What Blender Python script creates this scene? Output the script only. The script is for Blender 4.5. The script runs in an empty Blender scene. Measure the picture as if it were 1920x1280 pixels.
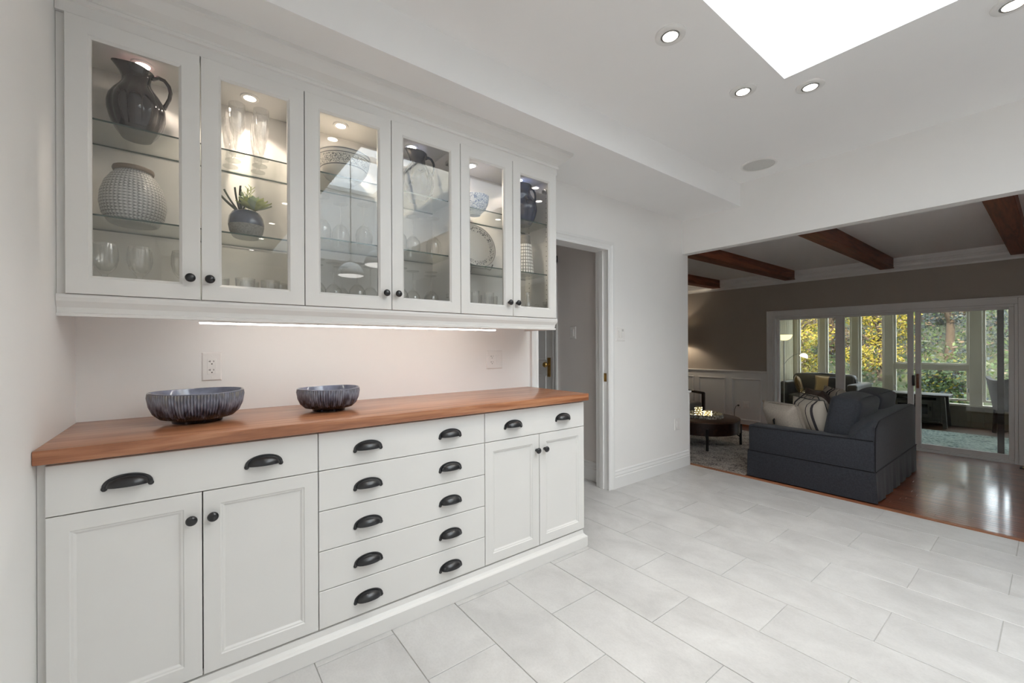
import bpy, bmesh, math, random
from mathutils import Vector, Matrix
random.seed(7)
S = bpy.context.scene
COL = S.collection
R = math.radians
PI = math.pi

# ------------------------------------------------------------------ camera
# photo 1920x1280, focal 787.07 px, horizon row 649.52 at the centre, yaw 52.47 deg from +X, roll 0.24 deg
CAM_H = 1.214
yaw, roll = R(52.4724), 0.0041962
fw = Vector((math.cos(yaw), math.sin(yaw), 0)); rt = Vector((math.sin(yaw), -math.cos(yaw), 0)); dn = Vector((0, 0, -1))
r2 = rt*math.cos(roll) + dn*math.sin(roll); d2 = -rt*math.sin(roll) + dn*math.cos(roll)
cd = bpy.data.cameras.new('camera'); cam = bpy.data.objects.new('camera', cd); COL.objects.link(cam)
cd.sensor_fit = 'HORIZONTAL'; cd.sensor_width = 36; cd.lens = 36*787.07/1920
cd.shift_y = (649.52-640)/1920; cd.clip_start = .02
u2 = -d2; b2 = -fw
cam.matrix_world = Matrix(((r2.x, u2.x, b2.x, 0), (r2.y, u2.y, b2.y, 0), (r2.z, u2.z, b2.z, CAM_H), (0, 0, 0, 1)))
S.camera = cam

# ------------------------------------------------------------------ world, sun, portals, exposure
SKY = 6.2
w = bpy.data.worlds.new('sky'); S.world = w; w.use_nodes = True
bg = w.node_tree.nodes['Background']; bg.inputs[0].default_value = (.885, .95, 1.03, 1); bg.inputs[1].default_value = SKY
sd = bpy.data.lights.new('sun', 'SUN'); sd.energy = 11; sd.color = (1, .86, .62); sd.angle = R(1.5)
sun = bpy.data.objects.new('sun_offscreen', sd); COL.objects.link(sun)
sun.rotation_euler = Vector((.97, .2, -math.tan(R(24)))).to_track_quat('-Z', 'Y').to_euler()
def portal(loc, direction, sx, sy):
    l = bpy.data.lights.new('skylight_portal_offscreen', 'AREA'); l.shape = 'RECTANGLE'; l.size = sx; l.size_y = sy
    l.cycles.is_portal = True
    o = bpy.data.objects.new('skylight_portal_offscreen', l); COL.objects.link(o); o.location = loc
    o.rotation_euler = Vector(direction).to_track_quat('-Z', 'Y').to_euler(); return o
portal((1.8, -1.2175, 3.84), (0, 0, -1), 1.58, 4.24)
vs = S.view_settings; vs.view_transform = 'Standard'; vs.look = 'None'; vs.gamma = 1; vs.use_curve_mapping = False
vs.exposure = .42
cy = S.cycles
cy.max_bounces = 12; cy.diffuse_bounces = 8; cy.glossy_bounces = 5; cy.transmission_bounces = 10; cy.transparent_max_bounces = 32
cy.caustics_reflective = False; cy.caustics_refractive = False; cy.use_denoising = True; cy.sample_clamp_indirect = 6

# ------------------------------------------------------------------ materials
MATS = {}
def newmat(name):
    m = bpy.data.materials.new(name); m.use_nodes = True; nt = m.node_tree; nt.nodes.clear()
    out = nt.nodes.new('ShaderNodeOutputMaterial'); MATS[name] = m
    return m, nt, out
def N(nt, t, **k):
    n = nt.nodes.new(t)
    for a, v in k.items(): setattr(n, a, v)
    return n
def coords(nt, scale=(1, 1, 1), rand=0.0, rot=(0, 0, 0)):
    tc = N(nt, 'ShaderNodeTexCoord'); mp = N(nt, 'ShaderNodeMapping')
    mp.inputs['Scale'].default_value = scale; mp.inputs['Rotation'].default_value = rot
    if rand:
        oi = N(nt, 'ShaderNodeObjectInfo'); mu = N(nt, 'ShaderNodeMath', operation='MULTIPLY'); mu.inputs[1].default_value = rand
        nt.links.new(oi.outputs['Random'], mu.inputs[0])
        ad = N(nt, 'ShaderNodeVectorMath', operation='ADD')
        nt.links.new(tc.outputs['Object'], ad.inputs[0]); nt.links.new(mu.outputs[0], ad.inputs[1])
        nt.links.new(ad.outputs[0], mp.inputs['Vector'])
    else: nt.links.new(tc.outputs['Object'], mp.inputs['Vector'])
    return mp.outputs[0]
def ramp(nt, fac, stops):
    r = N(nt, 'ShaderNodeValToRGB'); e = r.color_ramp.elements
    while len(e) < len(stops): e.new(.5)
    for i, (p, c) in enumerate(stops): e[i].position = p; e[i].color = (*c, 1)
    nt.links.new(fac, r.inputs[0]); return r.outputs[0]
def M(name, col, rough=.5, metal=0, noise=None, bump=None, stretch=(1, 1, 1), coat=0, rand=0, spec=.5, emis=None, sheen=0):
    """plain procedural surface: noise=(scale, amount) varies the colour, bump=(scale, strength, distance)"""
    m, nt, out = newmat(name)
    p = N(nt, 'ShaderNodeBsdfPrincipled'); nt.links.new(p.outputs[0], out.inputs[0])
    p.inputs['Base Color'].default_value = (*col, 1); p.inputs['Roughness'].default_value = rough; p.inputs['Metallic'].default_value = metal
    p.inputs['Coat Weight'].default_value = coat; p.inputs['Coat Roughness'].default_value = .08; p.inputs['Specular IOR Level'].default_value = spec
    if sheen: p.inputs['Sheen Weight'].default_value = sheen
    if emis: p.inputs['Emission Color'].default_value = (*emis[0], 1); p.inputs['Emission Strength'].default_value = emis[1]
    if noise or bump: v = coords(nt, stretch, rand)
    if noise:
        n = N(nt, 'ShaderNodeTexNoise'); n.inputs['Scale'].default_value = noise[0]; n.inputs['Detail'].default_value = 5
        nt.links.new(v, n.inputs['Vector']); a = noise[1]
        nt.links.new(ramp(nt, n.outputs[0], [(.3, tuple(c*(1-a) for c in col)), (.7, tuple(min(1, c*(1+a)) for c in col))]), p.inputs['Base Color'])
    if bump:
        n = N(nt, 'ShaderNodeTexNoise'); n.inputs['Scale'].default_value = bump[0]; n.inputs['Detail'].default_value = 4
        nt.links.new(v, n.inputs['Vector']); b = N(nt, 'ShaderNodeBump'); b.inputs['Strength'].default_value = bump[1]; b.inputs['Distance'].default_value = bump[2] if len(bump) > 2 else .002
        nt.links.new(n.outputs[0], b.inputs['Height']); nt.links.new(b.outputs[0], p.inputs['Normal'])
    return m
def wood(name, dark, mid, light, axis, rough=.35, coat=.25, scale=1.0, rand=0, rings=10, coatr=.1):
    m, nt, out = newmat(name); p = N(nt, 'ShaderNodeBsdfPrincipled'); nt.links.new(p.outputs[0], out.inputs[0])
    st = [14*scale]*3; st['XYZ'.index(axis)] = .9*scale
    v = coords(nt, st, rand)
    n = N(nt, 'ShaderNodeTexNoise'); n.inputs['Scale'].default_value = 1.2; n.inputs['Detail'].default_value = 6; n.inputs['Distortion'].default_value = .6
    nt.links.new(v, n.inputs['Vector'])
    mu = N(nt, 'ShaderNodeMath', operation='MULTIPLY'); mu.inputs[1].default_value = rings; nt.links.new(n.outputs[0], mu.inputs[0])
    fr = N(nt, 'ShaderNodeMath', operation='PINGPONG'); fr.inputs[1].default_value = 1; nt.links.new(mu.outputs[0], fr.inputs[0])
    n2 = N(nt, 'ShaderNodeTexNoise'); n2.inputs['Scale'].default_value = 6; n2.inputs['Detail'].default_value = 8; nt.links.new(v, n2.inputs['Vector'])
    ad = N(nt, 'ShaderNodeMath', operation='ADD'); nt.links.new(fr.outputs[0], ad.inputs[0]); nt.links.new(n2.outputs[0], ad.inputs[1])
    hf = N(nt, 'ShaderNodeMath', operation='MULTIPLY'); hf.inputs[1].default_value = .55; nt.links.new(ad.outputs[0], hf.inputs[0])
    c = ramp(nt, hf.outputs[0], [(.1, dark), (.45, mid), (.85, light)])
    if rand:
        oi = N(nt, 'ShaderNodeObjectInfo'); hs = N(nt, 'ShaderNodeHueSaturation'); mr = N(nt, 'ShaderNodeMapRange')
        mr.inputs[3].default_value = .78; mr.inputs[4].default_value = 1.18; nt.links.new(oi.outputs['Random'], mr.inputs[0])
        nt.links.new(mr.outputs[0], hs.inputs['Value']); nt.links.new(c, hs.inputs['Color']); c = hs.outputs[0]
    nt.links.new(c, p.inputs['Base Color'])
    p.inputs['Roughness'].default_value = rough; p.inputs['Coat Weight'].default_value = coat; p.inputs['Coat Roughness'].default_value = coatr
    b = N(nt, 'ShaderNodeBump'); b.inputs['Strength'].default_value = .12; b.inputs['Distance'].default_value = .001
    nt.links.new(n2.outputs[0], b.inputs['Height']); nt.links.new(b.outputs[0], p.inputs['Normal'])
    return m
def thin_glass(name, tint=(.96, .975, .97), f0=.045, rough=0.0, haze=0.0):
    """clear sheet: transparent, mirror-like by a Schlick curve on the facing angle"""
    m, nt, out = newmat(name)
    lw = N(nt, 'ShaderNodeLayerWeight'); lw.inputs[0].default_value = .5
    pw = N(nt, 'ShaderNodeMath', operation='POWER'); pw.inputs[1].default_value = 5; nt.links.new(lw.outputs['Facing'], pw.inputs[0])
    ma = N(nt, 'ShaderNodeMath', operation='MULTIPLY_ADD'); ma.inputs[1].default_value = 1-f0; ma.inputs[2].default_value = f0; nt.links.new(pw.outputs[0], ma.inputs[0])
    t = N(nt, 'ShaderNodeBsdfTransparent'); t.inputs[0].default_value = (*tint, 1)
    g = N(nt, 'ShaderNodeBsdfGlossy'); g.inputs['Roughness'].default_value = rough
    mx = N(nt, 'ShaderNodeMixShader'); nt.links.new(ma.outputs[0], mx.inputs[0]); nt.links.new(t.outputs[0], mx.inputs[1]); nt.links.new(g.outputs[0], mx.inputs[2])
    nt.links.new(mx.outputs[0], out.inputs[0]); return m
def crystal(name):
    """cut lead glass: clear, strongly glossy towards the edges, with a little milky scatter from the cuts"""
    m, nt, out = newmat(name)
    lw = N(nt, 'ShaderNodeLayerWeight'); lw.inputs[0].default_value = .5
    pw = N(nt, 'ShaderNodeMath', operation='POWER'); pw.inputs[1].default_value = 2.6; nt.links.new(lw.outputs['Facing'], pw.inputs[0])
    ma = N(nt, 'ShaderNodeMath', operation='MULTIPLY_ADD'); ma.inputs[1].default_value = .7; ma.inputs[2].default_value = .10; nt.links.new(pw.outputs[0], ma.inputs[0])
    t = N(nt, 'ShaderNodeBsdfTransparent'); t.inputs[0].default_value = (.985, .985, .98, 1)
    df = N(nt, 'ShaderNodeBsdfDiffuse'); df.inputs[0].default_value = (.9, .9, .9, 1)
    m0 = N(nt, 'ShaderNodeMixShader'); m0.inputs[0].default_value = .045; nt.links.new(t.outputs[0], m0.inputs[1]); nt.links.new(df.outputs[0], m0.inputs[2])
    g = N(nt, 'ShaderNodeBsdfGlossy'); g.inputs['Roughness'].default_value = .06
    v = coords(nt, (1, 1, .35)); n = N(nt, 'ShaderNodeTexVoronoi'); n.inputs['Scale'].default_value = 90; nt.links.new(v, n.inputs['Vector'])
    b = N(nt, 'ShaderNodeBump'); b.inputs['Strength'].default_value = .5; b.inputs['Distance'].default_value = .004; nt.links.new(n.outputs[0], b.inputs['Height']); nt.links.new(b.outputs[0], g.inputs['Normal'])
    mx = N(nt, 'ShaderNodeMixShader'); nt.links.new(ma.outputs[0], mx.inputs[0]); nt.links.new(m0.outputs[0], mx.inputs[1]); nt.links.new(g.outputs[0], mx.inputs[2])
    nt.links.new(mx.outputs[0], out.inputs[0]); return m
def glow(name, col, s):
    m, nt, out = newmat(name); e = N(nt, 'ShaderNodeEmission'); e.inputs[0].default_value = (*col, 1); e.inputs[1].default_value = s
    nt.links.new(e.outputs[0], out.inputs[0]); return m
def srgb(r, g, b):
    f = lambda c: (c/255/12.92 if c/255 <= .04045 else ((c/255+.055)/1.055)**2.4)
    return (f(r), f(g), f(b))

M('wall', (.845, .832, .818), .55, noise=(3, .012), bump=(220, .05))
M('ceil', (.88, .875, .87), .7, noise=(2, .01))
M('hallwall', (.76, .715, .69), .55, noise=(3, .01))
M('trim', (.80, .795, .785), .35, noise=(4, .01))
M('cab', (.70, .687, .667), .38, noise=(5, .012), bump=(90, .02))
M('cabin', (.70, .687, .667), .45, noise=(5, .01))
M('taupe', srgb(167, 159, 150), .6, noise=(3, .02))
M('wains', (.80, .795, .785), .4, noise=(4, .01))
M('black', (.012, .012, .014), .32, coat=.2, noise=(40, .2))
M('blackmetal', (.012, .010, .010), .5, noise=(30, .2))
M('plate', (.82, .80, .78), .35, noise=(30, .01))
M('slot', (.02, .02, .02), .6, noise=(30, .1))
M('brass', (.55, .36, .13), .28, 1, noise=(30, .15))
M('steel', (.55, .54, .52), .3, 1, noise=(30, .1))
wood('counter', srgb(122, 76, 50), srgb(160, 104, 72), srgb(182, 130, 96), 'X', .32, .35, 1.6, rings=5, coatr=.12)
wood('beam', srgb(74, 34, 18), srgb(112, 56, 32), srgb(140, 78, 50), 'X', .5, .05, .8, rand=8, rings=9)
wood('plank', srgb(104, 48, 24), srgb(140, 72, 40), srgb(160, 92, 56), 'Y', .3, 1.0, 1.4, rand=30, rings=4, coatr=.12)
wood('strip', srgb(116, 68, 42), srgb(150, 96, 64), srgb(172, 118, 84), 'Y', .4, .1, 1.4, rings=4)
wood('darkwood', srgb(30, 16, 12), srgb(46, 26, 20), srgb(66, 42, 32), 'X', .35, .3, 1.0, rings=4)
wood('sunfloor', srgb(70, 52, 40), srgb(100, 78, 62), srgb(122, 98, 80), 'Y', .4, .2, 1.0, rings=4)
thin_glass('doorglass', (.985, .985, .98), .055)
thin_glass('shelfglass', (.955, .97, .95), .045)
thin_glass('windowglass', (.96, .975, .97), .045)
thin_glass('wineglass', (.985, .985, .98), .06)
crystal('crystal')
M('shelfedge', (.03, .06, .05), .15, noise=(30, .1))
glow('puckglow', (1, .88, .74), 40)
glow('potglow', (1, .94, .86), 12)
glow('ledglow', (1, .95, .89), 14)
glow('fairyglow', (1, .86, .55), 16)
M('ring', (.80, .79, .77), .4, noise=(30, .01))

# tile: pale grey stone look with soft clouds, each tile its own
def tile_mat():
    m, nt, out = newmat('tile'); p = N(nt, 'ShaderNodeBsdfPrincipled'); nt.links.new(p.outputs[0], out.inputs[0])
    v = coords(nt, (1.2, .8, 1), 40)
    n = N(nt, 'ShaderNodeTexNoise'); n.inputs['Scale'].default_value = 4.2; n.inputs['Detail'].default_value = 10; n.inputs['Roughness'].default_value = .62; n.inputs['Distortion'].default_value = .5; nt.links.new(v, n.inputs['Vector'])
    c1 = ramp(nt, n.outputs[0], [(.26, (.45, .44, .432)), (.5, (.54, .529, .52)), (.74, (.62, .61, .60))])
    n2 = N(nt, 'ShaderNodeTexNoise'); n2.inputs['Scale'].default_value = 120; n2.inputs['Detail'].default_value = 3; nt.links.new(v, n2.inputs['Vector'])
    c2 = ramp(nt, n2.outputs[0], [(.3, (.9, .9, .9)), (.6, (1, 1, 1))])
    mx = N(nt, 'ShaderNodeMix', data_type='RGBA', blend_type='MULTIPLY'); mx.inputs[0].default_value = .6
    nt.links.new(c1, mx.inputs[6]); nt.links.new(c2, mx.inputs[7]); nt.links.new(mx.outputs[2], p.inputs['Base Color'])
    p.inputs['Roughness'].default_value = .31
    b = N(nt, 'ShaderNodeBump'); b.inputs['Strength'].default_value = .08; b.inputs['Distance'].default_value = .001; nt.links.new(n2.outputs[0], b.inputs['Height']); nt.links.new(b.outputs[0], p.inputs['Normal'])
tile_mat()
M('grout', (.47, .46, .44), .8, noise=(60, .1))

# ------------------------------------------------------------------ mesh helpers
class MB:
    def __init__(s): s.v = []; s.f = []; s.sm = []; s.mi = []
    def add(s, vs, fs, smooth=False, mi=0):
        o = len(s.v); s.v += [tuple(q) for q in vs]
        for f in fs: s.f.append([o+i for i in f]); s.sm.append(smooth); s.mi.append(mi)
        return s
    def box(s, x0, x1, y0, y1, z0, z1, mi=0):
        if x0 > x1: x0, x1 = x1, x0
        if y0 > y1: y0, y1 = y1, y0
        if z0 > z1: z0, z1 = z1, z0
        return s.add([(x0, y0, z0), (x1, y0, z0), (x1, y1, z0), (x0, y1, z0), (x0, y0, z1), (x1, y0, z1), (x1, y1, z1), (x0, y1, z1)],
              [(0, 3, 2, 1), (4, 5, 6, 7), (0, 1, 5, 4), (1, 2, 6, 5), (2, 3, 7, 6), (3, 0, 4, 7)], False, mi)
    def rbox(s, x0, x1, y0, y1, z0, z1, r=.003, seg=1, smooth=True, mi=0, bulge=0, sub=0):
        bm = bmesh.new(); bmesh.ops.create_cube(bm, size=1)
        for q in bm.verts: q.co = Vector((x0+(q.co.x+.5)*(x1-x0), y0+(q.co.y+.5)*(y1-y0), z0+(q.co.z+.5)*(z1-z0)))
        if sub: bmesh.ops.subdivide_edges(bm, edges=bm.edges[:], cuts=sub, use_grid_fill=True)
        if bulge:
            c = Vector(((x0+x1)/2, (y0+y1)/2, (z0+z1)/2)); hx, hy, hz = (x1-x0)/2, (y1-y0)/2, (z1-z0)/2
            for q in bm.verts:
                a, b, d = (q.co.x-c.x)/hx, (q.co.y-c.y)/hy, (q.co.z-c.z)/hz
                k = lambda p, t: (1-p*p)*(1-t*t)
                q.co += Vector((a*k(b, d), b*k(a, d), d*k(a, b)))*bulge
        if r:
            es = [e for e in bm.edges if len(e.link_faces) == 2 and e.calc_face_angle(0) > R(50)]
            bmesh.ops.bevel(bm, geom=es, offset=r, segments=seg, affect='EDGES', profile=.5)
        bm.verts.index_update(); s.add([q.co[:] for q in bm.verts], [[q.index for q in f.verts] for f in bm.faces], smooth, mi); bm.free(); return s
    def lathe(s, prof, c=(0, 0, 0), n=32, lobes=0, amp=0, mi=0, smooth=True, sx=1, sy=1, cap=False):
        vs = []; fs = []; m = len(prof)
        for j, (r, z) in enumerate(prof):
            for i in range(n):
                a = 2*PI*i/n; rr = r
                if lobes: rr = r*(1+(amp if not callable(amp) else amp(z))*(abs(math.sin(lobes*a/2))-.5)*2)
                vs.append((c[0]+sx*rr*math.cos(a), c[1]+sy*rr*math.sin(a), c[2]+z))
        for j in range(m-1):
            for i in range(n):
                k = (i+1) % n; fs.append((j*n+i, j*n+k, (j+1)*n+k, (j+1)*n+i))
        if cap and prof[0][0] > 1e-6: fs.append(tuple(range(n-1, -1, -1)))
        if cap and prof[-1][0] > 1e-6: fs.append(tuple((m-1)*n+i for i in range(n)))
        return s.add(vs, fs, smooth, mi)
    def tube(s, pts, r, n=8, mi=0, closed=False, cap=True, smooth=True):
        pts = [Vector(p) for p in pts]; m = len(pts); rs = r if isinstance(r, (list, tuple)) else [r]*m
        vs = []; fs = []; up = None
        for i, p in enumerate(pts):
            a = pts[(i-1) % m] if (i > 0 or closed) else p; b = pts[(i+1) % m] if (i < m-1 or closed) else p
            t = (b-a).normalized()
            if up is None: up = Vector((0, 0, 1)) if abs(t.z) < .9 else Vector((1, 0, 0))
            x = t.cross(up).normalized(); y = x.cross(t).normalized(); up = y
            for k in range(n):
                q = 2*PI*k/n; vs.append(p+(x*math.cos(q)+y*math.sin(q))*rs[i])
        for i in range(m if closed else m-1):
            j = (i+1) % m
            for k in range(n): l = (k+1) % n; fs.append((i*n+k, i*n+l, j*n+l, j*n+k))
        if cap and not closed: fs += [tuple(range(n-1, -1, -1)), tuple((m-1)*n+k for k in range(n))]
        return s.add(vs, fs, smooth, mi)
    def bar(s, a, b, wx, wy, mi=0):
        """square bar from a to b"""
        a, b = Vector(a), Vector(b); t = (b-a).normalized(); up = Vector((0, 0, 1)) if abs(t.z) < .95 else Vector((1, 0, 0))
        x = t.cross(up).normalized()*wx/2; y = x.cross(t).normalized()*wy/2
        vs = [p+q for p in (a, b) for q in (-x-y, x-y, x+y, -x+y)]
        return s.add(vs, [(3, 2, 1, 0), (4, 5, 6, 7), (0, 1, 5, 4), (1, 2, 6, 5), (2, 3, 7, 6), (3, 0, 4, 7)], False, mi)
    def sweep(s, prof, path, inward, mi=0, closed_path=False):
        """closed profile of (out, up) pairs swept along a horizontal polyline path [(x,y)] at z=0, mitred.
        inward=+1: 'out' points to the left of travel, -1 to the right"""
        P = [Vector((*p, 0)) for p in path]; m = len(P); n = len(prof); vs = []; fs = []
        for i, p in enumerate(P):
            if closed_path: a, b = P[i-1], P[(i+1) % m]
            else: a, b = (P[i-1] if i else None), (P[i+1] if i < m-1 else None)
            nn = []
            for q0, q1 in ((a, p), (p, b)):
                if q0 is None or q1 is None: continue
                t = (q1-q0).normalized(); nn.append(Vector((-t.y, t.x, 0))*inward)
            if len(nn) == 2: d = nn[0]+nn[1]; d = d*(2/d.length_squared)if d.length > 1e-6 else nn[0]; d = d*1.0
            else: d = nn[0]
            for (o, z) in prof: vs.append((p.x+d.x*o, p.y+d.y*o, z))
        for i in range(m if closed_path else m-1):
            j = (i+1) % m
            for k in range(n): l = (k+1) % n; fs.append((i*n+k, j*n+k, j*n+l, i*n+l))
        if not closed_path: fs += [tuple(range(n)), tuple((m-1)*n+k for k in range(n-1, -1, -1))]
        return s.add(vs, fs, False, mi)
    def rings(s, axis_map, rects, fill=True, mi=0, smooth=False):
        """nested rectangles [(u0,u1,v0,v1,depth)] joined in order; axis_map(u,v,d)->xyz"""
        vs = []; fs = []
        for (u0, u1, v0, v1, d) in rects: vs += [axis_map(u0, v0, d), axis_map(u1, v0, d), axis_map(u1, v1, d), axis_map(u0, v1, d)]
        for i in range(len(rects)-1):
            for k in range(4): l = (k+1) % 4; fs.append((4*i+k, 4*i+l, 4*i+4+l, 4*i+4+k))
        if fill: b = 4*(len(rects)-1); fs.append((b, b+1, b+2, b+3))
        return s.add(vs, fs, smooth, mi)
    def xf(s, mat):
        s.v = [tuple(mat @ Vector(q)) for q in s.v]; return s

def mesh_from(name, mb, mats, loc, angle=38):
    me = bpy.data.meshes.new(name); me.from_pydata([(a-loc[0], b-loc[1], c-loc[2]) for a, b, c in mb.v], [], mb.f)
    if isinstance(mats, str): mats = [mats]
    for q in mats: me.materials.append(MATS[q])
    for p, sm, mi in zip(me.polygons, mb.sm, mb.mi): p.use_smooth = sm; p.material_index = mi
    bm = bmesh.new(); bm.from_mesh(me); bmesh.ops.recalc_face_normals(bm, faces=bm.faces[:]); bm.to_mesh(me); bm.free()
    if any(mb.sm): me.set_sharp_from_angle(angle=R(angle))
    return me
def put(name, mb, mats, parent=None, label=None, cat=None, group=None, kind=None, angle=38, world=True):
    """one mesh object. Coordinates are world ones (world=True) or local to the parent."""
    if parent is None:
        xs, ys, zs = zip(*mb.v); loc = Vector(((min(xs)+max(xs))/2, (min(ys)+max(ys))/2, min(zs)))
    else: loc = WL(parent) if world else Vector((0, 0, 0))
    o = bpy.data.objects.new(name, mesh_from(name, mb, mats, loc, angle)); COL.objects.link(o)
    if parent is None: o.location = loc; WLOC[o.name] = loc
    else: o.parent = parent
    tag(o, label, cat, group, kind); return o
WLOC = {}
def WL(o):
    t = Vector((0, 0, 0))
    while o is not None: t = t+Vector(o.location); o = o.parent
    return t
def tag(o, label=None, cat=None, group=None, kind=None):
    if label: o['label'] = label
    if cat: o['category'] = cat
    if group: o['group'] = group
    if kind: o['kind'] = kind
    return o
def thing(name, label, cat, loc, group=None, rotz=0):
    o = bpy.data.objects.new(name, None); COL.objects.link(o); o.location = loc; o.rotation_euler = (0, 0, rotz)
    o.empty_display_size = .05; return tag(o, label, cat, group)
def dup(o, parent=None, loc=None, label=None, rotz=None):
    c = o.copy(); COL.objects.link(c); c.parent = parent
    if loc is not None: c.location = loc
    if rotz is not None: c.rotation_euler = (0, 0, rotz)
    if label: c['label'] = label
    for ch in [q for q in o.children]: dup(ch, c)
    return c
def structure(name, mb, mats, **k): return put(name, mb, mats, kind='structure', **k)
YF = lambda y0: (lambda u, v, d: (u, y0+d, v))        # faces -Y, depth goes +Y
XFm = lambda x0: (lambda u, v, d: (x0+d, u, v))       # faces -X, depth goes +X

# ================================================================== THE SETTING
W = 2.315          # kitchen face of the wall behind the cabinets
CE, SO = 2.68, 2.473
FZ = -.18          # sunken living-room floor
LC = 2.385         # living-room ceiling
XF = 7.65          # far living-room wall
XS = 10.46         # sunroom window wall

# floor: grout bed, then each tile
fl = structure('floor', MB().box(-.45, 4.065, -4.7, 2.44, -.12, -.0035).box(1.75, 3.0, 2.44, 5.2, -.12, -.0035), 'grout')
tme = {}
def tile(x0, x1, y0, y1):
    k = (round(x1-x0, 3), round(y1-y0, 3))
    if k not in tme:
        g = .0014
        tme[k] = mesh_from('floor_tile', MB().rings(lambda u, v, d: (u, v, d), [(g, k[0]-g, g, k[1]-g, -.006), (g, k[0]-g, g, k[1]-g, -.001), (g+.0015, k[0]-g-.0015, g+.0015, k[1]-g-.0015, 0)]), 'tile', (0, 0, 0))
    o = bpy.data.objects.new('floor_tile', tme[k]); COL.objects.link(o); o.parent = fl
    o.location = Vector((x0, y0, 0))-Vector(fl.location)
for n in range(-3, 12):
    x0 = max(-.35, .377+.3075*n); x1 = min(4.063, .377+.3075*(n+1))
    if x1-x0 < .02: continue
    base = 1.405 if n % 2 else 1.0915
    for k in range(-6, 9):
        y0, y1 = base+.627*(k-1), base+.627*k
        if y1 < -1.6: continue
        y0 = max(y0, -1.75)
        if n in (6, 7):                      # columns that run on through the doorway
            if min(y1, 5.2)-y0 > .03: tile(x0, x1, y0, min(y1, 5.2))
            continue
        if min(y1, W)-y0 > .03: tile(x0, x1, y0, min(y1, W))
        ha, hb, hy0, hy1 = max(x0, 1.75), min(x1, 2.892), max(y0, W+.12), min(y1, 5.2)
        if hb-ha > .03 and hy1-hy0 > .03: tile(ha, hb, hy0, hy1)
# beyond sight: the same tiling as one slab
put('floor_tile_field', MB().box(-.35, 4.063, -4.6, -1.752, -.003, 0), 'tile', fl)

structure('wall_left', MB().box(-.45, -.35, -4.72, W+.12, -.12, CE), 'wall')
structure('wall_back', MB().box(-.45, 2.005, W, W+.12, -.12, CE).box(2.005, 2.80, W, W+.12, 2.03, CE).box(2.80, 4.055, W, W+.12, -.12, CE), 'wall')
structure('wall_header', MB().box(3.955, 4.055, -1.2, W, 2.138, CE+.1), 'wall')
structure('wall_right', MB().box(3.955, 4.055, -4.72, -1.2, -.3, CE+.1), 'wall')
structure('wall_rear', MB().box(-.45, 4.055, -4.72, -4.6, -.12, CE), 'wall')
structure('ceiling_soffit', MB().box(-.35, 3.955, 1.75, W, SO, CE), 'ceil')
SX0, SX1, SY0, SY1, SZ = 1.0, 2.6, -3.35, .915, 3.85
structure('ceiling', MB().box(-.45, SX0, -4.72, W+.12, CE, CE+.1).box(SX1, 4.055, -4.72, W+.12, CE, CE+.1).box(SX0, SX1, -4.72, SY0, CE, CE+.1).box(SX0, SX1, SY1, W+.12, CE, CE+.1), 'ceil')
M('shaft', (.84, .85, .86), .6, noise=(2, .01))
structure('wall_skylight_shaft', MB().box(SX0-.06, SX0, SY0-.06, SY1+.06, CE+.1, SZ).box(SX1, SX1+.06, SY0-.06, SY1+.06, CE+.1, SZ).box(SX0, SX1, SY0-.06, SY0, CE+.1, SZ).box(SX0, SX1, SY1, SY1+.06, CE+.1, SZ), 'shaft')
sk = structure('window_1', MB().box(SX0-.05, SX0+.03, SY0-.05, SY1+.05, SZ, SZ+.06).box(SX1-.03, SX1+.05, SY0-.05, SY1+.05, SZ, SZ+.06).box(SX0+.03, SX1-.03, SY0-.05, SY0+.03, SZ, SZ+.06).box(SX0+.03, SX1-.03, SY1-.03, SY1+.05, SZ, SZ+.06).box(SX0+.03, SX1-.03, -1.96, -1.91, SZ, SZ+.06).box(SX0+.03, SX1-.03, -.53, -.48, SZ, SZ+.06), 'trim', label='white framed skylight over its deep shaft')
for y0, y1 in ((SY0+.03, -1.96), (-1.91, -.53), (-.48, SY1-.03)): put('pane', MB().box(SX0+.03, SX1-.03, y0, y1, SZ+.02, SZ+.026), 'windowglass', sk)
# door opening in the back wall: casing, jamb
def casing_prof(wd, t=.02): return [(0, 0), (0, t*.55), (.012, t*.6), (.02, t*.45), (wd*.6, t*.75), (wd*.72, t), (wd, t), (wd, 0)]
def vcasing(x_in, sgn, y, z0, z1, wd=.07, t=.02):
    b = MB(); p = casing_prof(wd, t); n = len(p)
    vs = [(x_in+sgn*a, y-o, z0) for a, o in p]+[(x_in+sgn*a, y-o, z1+(a if True else 0)) for a, o in p]
    return b.add(vs, [(k, (k+1) % n, n+(k+1) % n, n+k) for k in range(n)]+[tuple(range(n)), tuple(range(2*n-1, n-1, -1))])
def hcasing(x0, x1, y, z, wd=.07, t=.02):
    b = MB(); p = casing_prof(wd, t); n = len(p)
    vs = [(x0-a, y-o, z+a) for a, o in p]+[(x1+a, y-o, z+a) for a, o in p]
    return b.add(vs, [(k, (k+1) % n, n+(k+1) % n, n+k) for k in range(n)]+[tuple(range(n)), tuple(range(2*n-1, n-1, -1))])
ca = structure('trim_1', vcasing(2.792, 1, W, 0, 2.022), 'trim', label='white moulded casing around the hall doorway')
put('casing_leg', vcasing(2.013, -1, W, 0, 2.022), 'trim', ca)
put('casing_head', hcasing(2.013, 2.792, W, 2.022), 'trim', ca)
jb = put('jamb', MB().box(2.795, 2.815, W-.001, W+.13, 0, 2.04).box(1.99, 2.01, W-.001, W+.13, 0, 2.04).box(2.01, 2.795, W-.001, W+.13, 2.025, 2.045), 'trim', ca)
put('door_stop', MB().box(2.782, 2.795, W+.045, W+.085, 0, 2.025).box(2.01, 2.023, W+.045, W+.085, 0, 2.025), 'trim', ca)
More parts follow.
